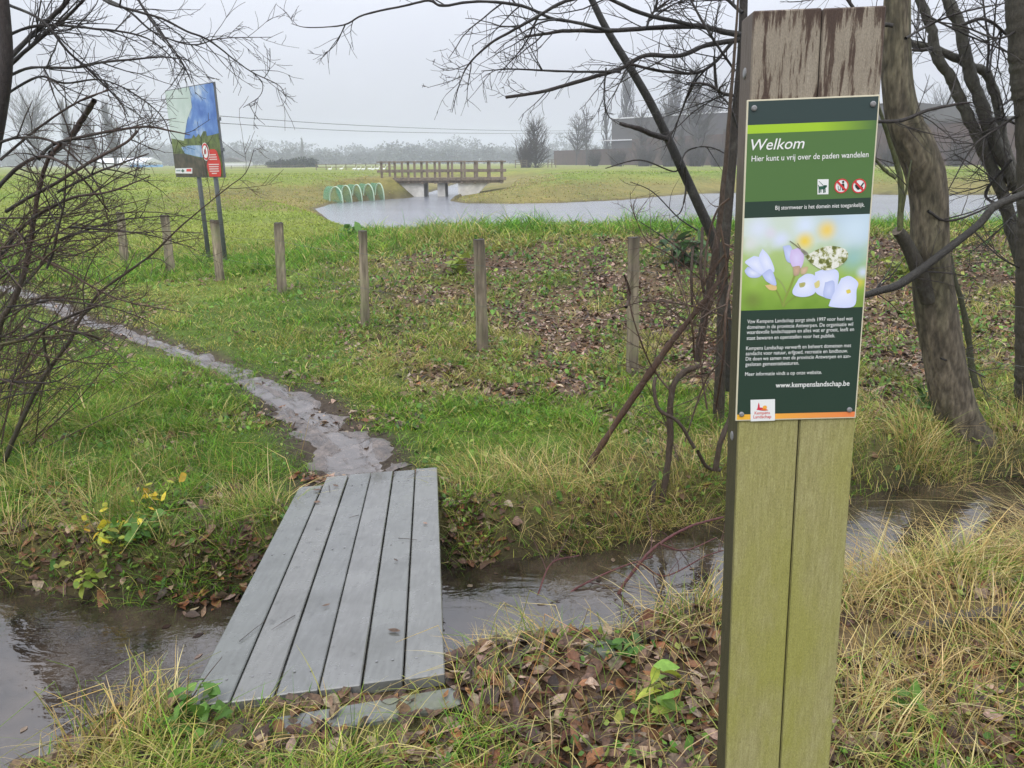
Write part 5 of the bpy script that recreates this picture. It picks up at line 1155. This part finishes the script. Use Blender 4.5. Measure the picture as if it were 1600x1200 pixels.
# ------------------------------------------------------------------ ground cover: blades, straw, litter
def blade_mesh(x, y, z, h, w, az, bend, col, tipcol, T=(0, .35, .7, 1.0), tw=(1, .9, .6, .08), roll=None, drop=.35):
    n = len(x); T = np.array(T); K = len(T); tw = np.array(tw); ca, sa = np.cos(az), np.sin(az)
    roll = rng.random(n) * 6.28 if roll is None else roll
    sx, sy = np.cos(roll), np.sin(roll)
    hor = (bend * h)[:, None] * T[None] ** 1.7; ver = h[:, None] * (T[None] - drop * np.minimum(bend, 1.6)[:, None] * T[None] ** 2)
    cx = x[:, None] + ca[:, None] * hor; cy = y[:, None] + sa[:, None] * hor; cz = z[:, None] + ver; ww = w[:, None] * tw[None] * .5
    Lp = np.stack([cx - sx[:, None] * ww, cy - sy[:, None] * ww, cz], -1); Rp = np.stack([cx + sx[:, None] * ww, cy + sy[:, None] * ww, cz], -1)
    V = np.stack([Lp, Rp], 2).reshape(-1, 3); b = np.arange(n)[:, None] * (2 * K); k = np.arange(K - 1)[None] * 2
    F = np.stack([b + k, b + k + 1, b + k + 3, b + k + 2], -1).reshape(-1, 4)
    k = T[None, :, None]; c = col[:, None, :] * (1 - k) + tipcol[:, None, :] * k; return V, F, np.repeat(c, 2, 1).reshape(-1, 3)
def sample(n, y0, y1, power=2.0, margin=.95, fx=.72):
    """points over the visible wedge, thinning with distance"""
    u = rng.random(n); 
    if power == 2.0: y = y0 / (1 - u * (1 - y0 / y1))
    elif power == 1.0: y = y0 * (y1 / y0) ** u
    else: y = y0 + (y1 - y0) * u
    x = (rng.random(n) * 2 - 1) * (y * fx + margin); return x, y
def pick(cols, n, jit=.18):
    c = np.array(cols)[rng.integers(0, len(cols), n)]; return c * (1 + jit * rng.normal(size=(n, 1))).clip(.5, 1.6) * (1 + .05 * rng.normal(size=(n, 3)))
GREEN = [(.12, .25, .02), (.16, .30, .026), (.09, .20, .022), (.22, .33, .035), (.27, .33, .05), (.15, .28, .03)]
VIVID = [(.12, .30, .02), (.16, .34, .026), (.10, .26, .022)]
STRAW = [(.66, .52, .22), (.54, .41, .16), (.74, .61, .30), (.42, .30, .11), (.60, .49, .18), (.34, .36, .09), (.24, .36, .06)]
PVW = PO - pz * 1.5
def on_sleeper(x, y):
    a = (x - A_SL[0]) * EX_SL[0] + (y - A_SL[1]) * EX_SL[1]; b = -(x - A_SL[0]) * EX_SL[1] + (y - A_SL[1]) * EX_SL[0]
    return (a > .16) & (b > -.10) & (b < .085)
def clear(x, y):
    return ~on_bridge(x, y) & ~on_sleeper(x, y) & (np.hypot(x - PVW[0], y - PVW[1] - .04) > .09)
A_SL, EX_SL = SLEEPER
# green grass
parts = []
def add_green(n, y0, y1, hmean, wd, power, fx=.72, hv=.4, cut=1.0, far=False):
    x, y = sample(n, y0, y1, power, fx=fx); g, s, l, slope, lawn, bank, pd, crest = masks(x, y)
    clumpn = fbm(x * 4.2, y * 4.2, 81, 2); keep = rng.random(n) < np.clip(g * (.35 + 1.5 * (clumpn - .25)) * cut * (1.6), 0, 1)
    keep &= clear(x, y); sd = pond_sd(x, y); keep &= (sd > .15)
    x, y, cr, cl, pd, lw = x[keep], y[keep], crest[keep], clumpn[keep], pd[keep], lawn[keep]; n = len(x); z = terrain(x, y) - .006
    big = fbm(x * .8, y * .8, 82, 3); h = hmean * (1 + hv * rng.normal(size=n)).clip(.35, 2.2) * (.55 + .9 * cl) * (1 + .35 * cr) * (.45 + .55 * sstep(.0, .5, pd)) * (.6 + .8 * big)
    col = pick(GREEN, n); v = pick(VIVID, n); sl2 = slope[keep]; m = (rng.random(n) < (.25 + .65 * cr) * (1 - .85 * sl2))[:, None]; col = np.where(m, v, col)
    ylw = (rng.random(n) < np.clip(fbm(x * .9, y * .9, 83, 3) * 1.9 - .70 + .45 * sl2, .09, .85))[:, None]; col = np.where(ylw, pick([(.38, .36, .09), (.50, .42, .17), (.33, .34, .07)], n), col)
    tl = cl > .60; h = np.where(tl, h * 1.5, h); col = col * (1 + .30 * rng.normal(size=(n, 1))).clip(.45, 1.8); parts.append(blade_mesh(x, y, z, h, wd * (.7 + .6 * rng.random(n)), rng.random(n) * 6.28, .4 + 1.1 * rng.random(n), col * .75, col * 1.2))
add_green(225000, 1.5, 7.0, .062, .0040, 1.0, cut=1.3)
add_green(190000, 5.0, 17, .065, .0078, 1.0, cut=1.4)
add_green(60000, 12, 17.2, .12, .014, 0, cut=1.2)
def join(pp):
    V, F, C, k = [], [], [], 0
    for v, f, c in pp: V.append(v); F.append(f + k); C.append(c); k += len(v)
    return np.concatenate(V), np.concatenate(F), np.concatenate(C)
V, F, C = join(parts); tag(link('grass', mesh_arr('grass', V, F, C), M['blade']), kind='stuff')
# meadow tufts farther off
n = 110000; u = rng.random(n); y = 16 / (1 - u * (1 - 16 / 75.)); x = (rng.random(n) * 2 - 1) * (y * .72); sd = pond_sd(x, y); keep = (sd > .25) & ((y < 46) | (sd > 3)); x, y, sd = x[keep], y[keep], sd[keep]; n = len(x)
nn_ = fbm(x * .05, y * .35, 71, 4); col = np.array([.20, .33, .04]) * (1 - nn_[:, None]) + np.array([.36, .38, .08]) * nn_[:, None]; shore = ((sd < 6) & (y > 30) & (rng.random(n) < .8))[:, None]; col = np.where(shore, np.array([.36, .31, .10]), col) * (1 + .25 * rng.normal(size=(n, 1))).clip(.5, 1.6)
V, F, C = blade_mesh(x, y, terrain(x, y) - .01, (.05 + .05 * rng.random(n)) * (1 + y * .003), .0013 * y * (.6 + .8 * rng.random(n)), rng.random(n) * 6.28, .4 + .9 * rng.random(n), col * .8, col * 1.15, T=(0, .5, 1.0), tw=(1, .8, .2))
tag(link('meadow_grass', mesh_arr('meadow_grass', V, F, C), M['blade']), kind='stuff')
# straw: long bent dry blades
parts = []
def add_straw(n, y0, y1, hm, wd, power=1.0, cut=1.0, xr=None, need=True, cols=STRAW, bendm=.9):
    x, y = sample(n, y0, y1, power)
    if xr: x = rng.uniform(xr[0], xr[1], n)
    g, s, l, slope, lawn, bank, pd, crest = masks(x, y); cl = fbm(x * 3.3, y * 3.3, 85, 2); keep = rng.random(n) < np.clip(s * (cl * 2.4 - .55) * cut, 0, 1); keep &= clear(x, y)
    x, y, cl = x[keep], y[keep], cl[keep]; n = len(x); flow = fbm(x * 1.3, y * 1.3, 86, 2) * 12.6; az = flow + rng.normal(size=n) * .9
    h = hm * (1 + .35 * rng.normal(size=n)).clip(.3, 2.2) * (.6 + .8 * cl); col = pick(cols, n); parts.append(blade_mesh(x, y, terrain(x, y) - .01, h, wd * (.6 + .8 * rng.random(n)), az, bendm * (.3 + 1.1 * rng.random(n)), col * .8, col * 1.08, T=(0, .3, .55, .8, 1.0), tw=(.9, 1, .85, .55, .1), drop=.42))
add_straw(32000, 1.6, 6.0, .15, .0032)
add_straw(20000, 3.4, 6.5, .14, .0040, cols=STRAW + [(.20, .26, .05), (.26, .29, .07), (.16, .24, .04)])
add_straw(15000, 1.8, 4.2, .20, .0030, 0, 1.1, (.75, 3.2), cols=STRAW[:5] + [(.30, .20, .09)], bendm=1.7)
add_straw(34000, 5.4, 14.5, .10, .0065, cols=STRAW + [(.40, .40, .10), (.32, .38, .08)], bendm=1.3)
# loose tufts where the photograph shows them
def tuft(px, py, n, h, spread, wd=.0034, cols=STRAW, bendm=1.0, out=True):
    n = int(n * .62); h = h * .82; spread = spread * 1.25
    g = hit(px, py); a = rng.random(n) * 6.28; rr = spread * rng.random(n) ** .7; x = g[0] + np.cos(a) * rr; y = g[1] + np.sin(a) * rr; ok = ~on_bridge(x, y, .01); x, y, a = x[ok], y[ok], a[ok]; n = len(x); col = pick(cols, n)
    parts.append(blade_mesh(x, y, terrain(x, y) - .012, h * (1 + .4 * rng.normal(size=n)).clip(.3, 2), wd * (.6 + .8 * rng.random(n)), a + rng.normal(size=n) * .7, bendm * (.2 + 1.2 * rng.random(n)), col * .8, col * 1.1, T=(0, .3, .55, .8, 1.0), tw=(.9, 1, .85, .55, .1), drop=.42))
for a in ((165, 1175, 100, .19, .08), (215, 1155, 80, .17, .07), (262, 1118, 40, .14, .05), (130, 1195, 70, .2, .08), (1445, 715, 420, .30, .16), (1425, 700, 250, .28, .12), (1500, 760, 120, .28, .15), (1590, 690, 260, .3, .14), (960, 790, 220, .30, .14), (880, 770, 200, .26, .14), (1060, 770, 160, .28, .14), (820, 750, 160, .22, .12), (430, 800, 200, .24, .12), (375, 790, 160, .22, .1),
          (150, 800, 200, .25, .14), (60, 760, 260, .30, .18), (20, 850, 160, .28, .12), (1370, 920, 220, .26, .14), (1480, 890, 240, .26, .16), (1560, 1010, 260, .24, .16), (1410, 1080, 160, .22, .14), (1090, 960, 220, .24, .12), (1010, 970, 160, .2, .1), (1110, 900, 160, .24, .1), (920, 985, 150, .18, .08), (1340, 860, 200, .3, .1), (1520, 1120, 160, .2, .14), (900, 375, 60, .18, .2)):
    tuft(*a)
GT = [(.14, .24, .035), (.18, .28, .045), (.24, .28, .07), (.30, .29, .11)]
for a in ((205, 800, 160, .26, .09), (250, 870, 140, .20, .08), (300, 905, 90, .16, .06), (240, 745, 160, .26, .1), (770, 985, 180, .14, .08), (830, 975, 160, .13, .08), (720, 1020, 140, .13, .05), (330, 830, 120, .2, .08), (1440, 620, 200, .22, .1), (1395, 590, 140, .2, .1), (1330, 700, 120, .2, .08), (1500, 860, 160, .16, .1), (1070, 985, 60, .12, .05), (990, 1130, 70, .10, .05)):
    tuft(*a, cols=GT, wd=.0044, bendm=.9)
xx_ = rng.uniform(-.9, 1.3, 2600); yy_ = rng.uniform(1.55, 2.75, 2600); k_ = clear(xx_, yy_) & (ynea(xx_) - yy_ > .05) & (rng.random(2600) < .35 + .65 * fbm(xx_ * 3, yy_ * 3, 88, 2)); xx_, yy_ = xx_[k_], yy_[k_]; nl = len(xx_)
cc_ = pick(STRAW + GT + [(.30, .22, .10)], nl); parts.append(blade_mesh(xx_, yy_, terrain(xx_, yy_) + .012 + .015 * rng.random(nl), .05 + .11 * rng.random(nl), np.full(nl, .0032), rng.random(nl) * 6.28, 1.3 + .9 * rng.random(nl), cc_ * .8, cc_ * 1.05, T=(0, .3, .55, .8, 1.0), tw=(.9, 1, .85, .55, .1), drop=.48))
for _ in range(620):                                   # single long kinked stalks
    px = rng.choice((rng.uniform(110, 290), rng.uniform(700, 1130), rng.uniform(1330, 1640), rng.uniform(1330, 1640), rng.uniform(0, 480), rng.uniform(720, 1120))); py = rng.uniform(1060, 1180) if px < 300 and rng.random() < .4 else (rng.uniform(700, 860) if px < 600 else rng.uniform(720, 1150)); g = hit(px, py)
    if on_bridge(g[0], g[1], .03) or g[2] < STREAM_Z + .02: continue
    h = rng.uniform(.14, .36); az = rng.random() * 6.28; k = rng.uniform(.45, .75); d1 = np.array([math.cos(az) * .3, math.sin(az) * .3, 1]); d2 = np.array([math.cos(az + rng.normal()), math.sin(az + rng.normal()), -.3 + rng.normal() * .4]); a = g + d1 * h * k; b = a + d2 * h * (1 - k)
    V, F = tube([g, g + d1 * h * k * .5 + rng.normal(size=3) * .005, a, b], [.0015, .0014, .0012, .0006], 4, False); parts.append((V, np.array(F), np.tile(pick(STRAW, 1)[0], (len(V), 1))))
V, F, C = join(parts); tag(link('dry_grass', mesh_arr('dry_grass', V, F, C), M['blade']), kind='stuff')
# dead leaves
LC = [(.15, .082, .045), (.22, .135, .08), (.19, .085, .038), (.29, .205, .135), (.055, .036, .024), (.09, .054, .034), (.12, .068, .042), (.36, .27, .185), (.07, .043, .030), (.26, .12, .048), (.17, .10, .062), (.11, .064, .042)]
def leaf_cloud(x, y, z, size, cols, tilt=.35, elong=.5, lift=.006, curl=1.0, normal=None):
    n = len(x); K = 6; t = np.linspace(-1, 1, K); wv = np.array([.05, .62, .98, .9, .5, .04]); q = np.array([-1, 0, 1.])
    L = np.broadcast_to(t[None, :, None], (n, K, 3)) * 1.0; Wd = np.broadcast_to((wv[:, None] * q[None])[None], (n, K, 3)) * (elong * (.6 + .9 * rng.random(n)))[:, None, None]
    c1 = rng.normal(size=n)[:, None, None] * .28 * curl; c2 = (rng.random(n) * .9 - .15)[:, None, None] * curl; H = c1 * L ** 2 + c2 * np.abs(Wd) + .12 * curl * np.sin(L * 3 + rng.random(n)[:, None, None] * 6) * np.sign(Wd) * np.abs(Wd)
    Q = np.stack([L, Wd, H], -1).reshape(n, -1, 3) * (size * .5)[:, None, None]; az = rng.random(n) * 6.28; tx = rng.normal(size=n) * tilt; ty = rng.normal(size=n) * tilt
    ca, sa = np.cos(az), np.sin(az); X = Q[..., 0] * ca[:, None] - Q[..., 1] * sa[:, None]; Y = Q[..., 0] * sa[:, None] + Q[..., 1] * ca[:, None]; Z = Q[..., 2] + X * np.tan(tx.clip(-1, 1))[:, None] + Y * np.tan(ty.clip(-1, 1))[:, None]
    V = np.stack([X + x[:, None], Y + y[:, None], Z + (z + lift)[:, None]], -1).reshape(-1, 3); b = np.arange(n)[:, None, None] * (K * 3); i = np.arange(K - 1)[None, :, None] * 3; j = np.arange(2)[None, None]
    F = np.stack([b + i + j, b + i + j + 1, b + i + 3 + j + 1, b + i + 3 + j], -1).reshape(-1, 4); c = pick(cols, n, .2); return V, F, np.repeat(c, K * 3, 0)
parts = []
def add_leaves(n, y0, y1, sz, power, cut=1.0, fx=.72, cols=LC):
    x, y = sample(n, y0, y1, power, fx=fx); g, s, l, *_ = masks(x, y); keep = (rng.random(n) < l * cut) & clear(x, y) & (pond_sd(x, y) > .3) & (np.maximum(y - yfar(x), ynea(x) - y) > .0); x, y = x[keep], y[keep]; n = len(x)
    z = np.maximum(terrain(x, y), STREAM_Z + .002); parts.append(leaf_cloud(x, y, z, sz * (.40 + 1.05 * rng.random(n)), cols, tilt=.30, lift=.007, elong=.56))
add_leaves(12500, 1.5, 4.2, .062, 1.0, 1.0); add_leaves(7000, 3.4, 7, .06, 1.0, .9); add_leaves(84000, 5.0, 14, .055, 1.0, .8, cols=LC + [(.44, .33, .24), (.38, .27, .19), (.32, .22, .15), (.26, .17, .11)])
for (px, py, n, sp) in ((760, 1060, 130, .16), (900, 1010, 120, .18), (1060, 1000, 120, .15), (820, 1130, 130, .2), (1050, 1100, 120, .2), (370, 880, 150, .14), (320, 920, 110, .12), (445, 800, 90, .07), (715, 790, 120, .09), (725, 840, 90, .08), (500, 752, 60, .07), (1370, 1130, 130, .2), (1500, 1150, 110, .2), (600, 1180, 120, .25), (420, 1190, 70, .15), (1560, 660, 140, .2)):
    g = hit(px, py); x = g[0] + rng.normal(size=n) * sp; y = g[1] + rng.normal(size=n) * sp * .7; ok = ~on_bridge(x, y, -.06 if px in (445, 500) else .01); x, y = x[ok], y[ok]; n = len(x)
    z = np.maximum(terrain(x, y), STREAM_Z + .002); parts.append(leaf_cloud(x, y, z + rng.random(n) * .02, .058 * (.5 + .8 * rng.random(n)), LC, .34))
# a few on the deck and twigs
for a, b, s_ in ((.36, .55, .035), (.62, .9, .03), (.64, .3, .05), (.15, 1.75, .04), (.22, 2.0, .045), (.1, 2.1, .05), (.12, 1.95, .05), (.75, 1.3, .03)):
    c0 = FB_NL + FB_EX * a * FB_W / .82 + FB_EY * min(b, FB_L - .05) + FB_EZ * .004; parts.append(leaf_cloud(np.array([c0[0]]), np.array([c0[1]]), np.array([c0[2]]), np.array([s_]), LC, .05, curl=.25, lift=.004))
V, F, C = join(parts); tag(link('fallen_leaves', mesh_arr('fallen_leaves', V, F, C, True), M['deadleaf']), kind='stuff')
# low green weeds: small leaf clumps across the slope and banks
parts = []
n = 95000; x, y = sample(n, 1.6, 15.5, 1.0); g, s, l, slope, lawn, bank, pd, crest = masks(x, y); cl = fbm(x * 2.2, y * 2.2, 95, 2); keep = (rng.random(n) < (.62 * slope + .7 * bank + (.08 * (y < ynea(x))) + .16 * lawn + .3 * crest) * sstep(.36, .54, cl)) & clear(x, y) & (np.maximum(y - yfar(x), ynea(x) - y) > .03) & (pd > .1); x, y = x[keep], y[keep]; n = len(x)
parts.append(leaf_cloud(x, y, terrain(x, y) + .01 + .05 * rng.random(n) * np.minimum(y / 5, 1.5), (.016 + .0032 * y) * (.6 + .8 * rng.random(n)), [(.10, .22, .03), (.15, .29, .04), (.08, .18, .03), (.22, .32, .05), (.28, .32, .07)], .5, .62, curl=.8))
V, F, C = join(parts); tag(link('ground_weeds', mesh_arr('ground_weeds', V, F, C, True), M['leaf']), kind='stuff')

# leaves drifting on the ditch water
x = rng.uniform(-2.6, 4.5, 400); y = ynea(x) + (yfar(x) - ynea(x)) * rng.random(400); k_ = ~on_bridge(x, y, .02) & (rng.random(400) < np.where(x < -.2, .34, .12)); x, y = x[k_], y[k_]
V, F, C = leaf_cloud(x, y, np.full(len(x), STREAM_Z), .05 * (.5 + .8 * rng.random(len(x))), [tuple(np.array(c) * .6) for c in LC], .02, .56, .003, .12); tag(link('floating_leaves', mesh_arr('floating_leaves', V, F, C, True), M['deadleaf']), kind='stuff')
# broken twigs lying about
W = Wood(); n = 520; x, y = sample(n, 1.6, 9, 1.0); k_ = clear(x, y) & (np.maximum(y - yfar(x), ynea(x) - y) > .03)
for a, b in zip(x[k_], y[k_]):
    L = rng.uniform(.06, .28); az = rng.random() * 6.28; q = shoot((a, b, gz(a, b) + .012), (math.cos(az), math.sin(az), .08), L, 5, .14, -.05); W.add(q, np.linspace(rng.uniform(.0015, .0035), .001, len(q)), 4, DK1 if rng.random() < .5 else BR0, BR1)
for a_, b_, L in ((.25, .5, .12), (.62, 1.15, .10), (.55, 2.1, .16), (.7, 2.2, .12), (.2, 1.9, .14), (.4, 1.5, .06), (.08, .35, .14)):
    c0 = FB_NL + FB_EX * a_ * FB_W / .82 + FB_EY * min(b_, FB_L - .06) + FB_EZ * .005; az = rng.random() * 6.28; d_ = FB_EX * math.cos(az) + FB_EY * math.sin(az); W.add([c0, c0 + d_ * L * .5 + FB_EZ * .003, c0 + d_ * L + FB_EY * .01], [.0016, .0014, .0008], 4, DK1, BR1)
tag(W.build('fallen_twigs', M['bark'], None), kind='stuff')
# ------------------------------------------------------------------ single plants
def plant(name, label, cat, px, py, n, h, sz, cols, spread=.6, stemcol=(.10, .12, .04), elong=.6, per=4, group=None):
    g = hit(px, py); r = empty(name, g, label, cat, group); W = Wood(); parts = []
    for i in range(n):
        az = rng.random() * 6.28; d = np.array([math.cos(az) * spread, math.sin(az) * spread, 1]); q = shoot(g + rng.normal(size=3) * [.02, .02, 0], d, h * (.5 + .7 * rng.random()), 6, .12, -.25); W.add(q, np.linspace(.0022, .001, len(q)), 4, stemcol, stemcol)
        m = per; k = rng.integers(2, 7, m); p = q[k] + rng.normal(size=(m, 3)) * sz * .45; parts.append(leaf_cloud(p[:, 0], p[:, 1], p[:, 2], sz * (.6 + .7 * rng.random(m)), cols, .45, elong, 0, .6))
    W.build('stems', M['bark'], r); V, F, C = join(parts); link('foliage', mesh_arr('foliage', V, F, C, True), M['leaf'], r); return r
YL = [(.62, .47, .035), (.66, .53, .05), (.46, .46, .06), (.60, .38, .03), (.34, .40, .06)]; NG = [(.10, .22, .035), (.13, .26, .045), (.085, .18, .03)]; LG = [(.26, .32, .05), (.32, .36, .06), (.20, .28, .05)]; DKG_ = [(.045, .10, .03), (.06, .13, .035)]
plant('bramble', 'low bramble with bright yellow leaves on the left ditch bank', 'bramble', 175, 850, 13, .18, .042, YL + LG[:1], .8, per=5)
plant('bramble', 'sprig of yellow leaves higher up behind the yellow bramble', 'bramble', 245, 800, 9, .2, .04, YL, .5, per=3)
plant('bramble', 'yellow green bramble drooping over the left water edge', 'bramble', 140, 915, 7, .14, .05, LG, .8)
plant('nettle', 'fresh green leafy plant beside the yellow bramble', 'plant', 215, 845, 9, .13, .06, NG, .7)
plant('nettle', 'green leafy clump at the near left corner of the footbridge', 'plant', 300, 1135, 14, .09, .055, NG, .8, per=5)
plant('nettle', 'yellowish leafy clump left of the sleeper at the bottom', 'plant', 255, 1080, 8, .12, .05, LG + NG, .7)
plant('dock', 'small bright green dock leaf standing in the dead leaves before the signpost', 'plant', 1030, 1105, 5, .10, .07, [(.16, .30, .05), (.30, .34, .05)], .3, elong=.4)
plant('dock', 'small dark green plant among dead leaves beside the stone', 'plant', 985, 1040, 5, .07, .05, DKG_ + NG, .6)
plant('dock', 'dark broad-leaved dock on the slope left of the signpost', 'plant', 1065, 412, 16, .34, .26, DKG_, .7, elong=.4)
plant('dock', 'yellow green weed on the slope just left of the second post', 'plant', 716, 428, 12, .22, .16, LG, .6, elong=.4)
plant('dock', 'broad-leaved dock on the bank behind the slim fence post', 'plant', 548, 372, 10, .24, .2, NG, .7, elong=.45)
plant('nettle', 'green nettle patch at the foot of the willow', 'plant', 1448, 648, 14, .2, .07, DKG_ + NG, .6)
plant('fern', 'yellowish fern patch behind the willow trunk on the slope', 'plant', 1405, 432, 14, .3, .12, LG, .7)
plant('nettle', 'bright yellow green weeds in the straw at right of the signpost', 'plant', 1500, 850, 16, .12, .06, LG + NG, .8, per=5)
plant('nettle', 'small leafy sprig in dead leaves at the lower right', 'plant', 1433, 1132, 5, .09, .05, NG, .5)

# ------------------------------------------------------------------ haze
m, nt = mat_new('haze'); vp = nd(nt, 'ShaderNodeVolumePrincipled', {'Color': (.86, .90, .975, 1), 'Density': .0012, 'Anisotropy': .1}); o = nd(nt, 'ShaderNodeOutputMaterial'); nt.links.new(vp.outputs[0], o.inputs['Volume'])
mb = MB(); mb.box((0, 0, 0), X_, Y_, Z_, -1100, 1100, -120, 1150, -3.2, 34); hz = mb.build('haze', m); tag(hz, kind='stuff')
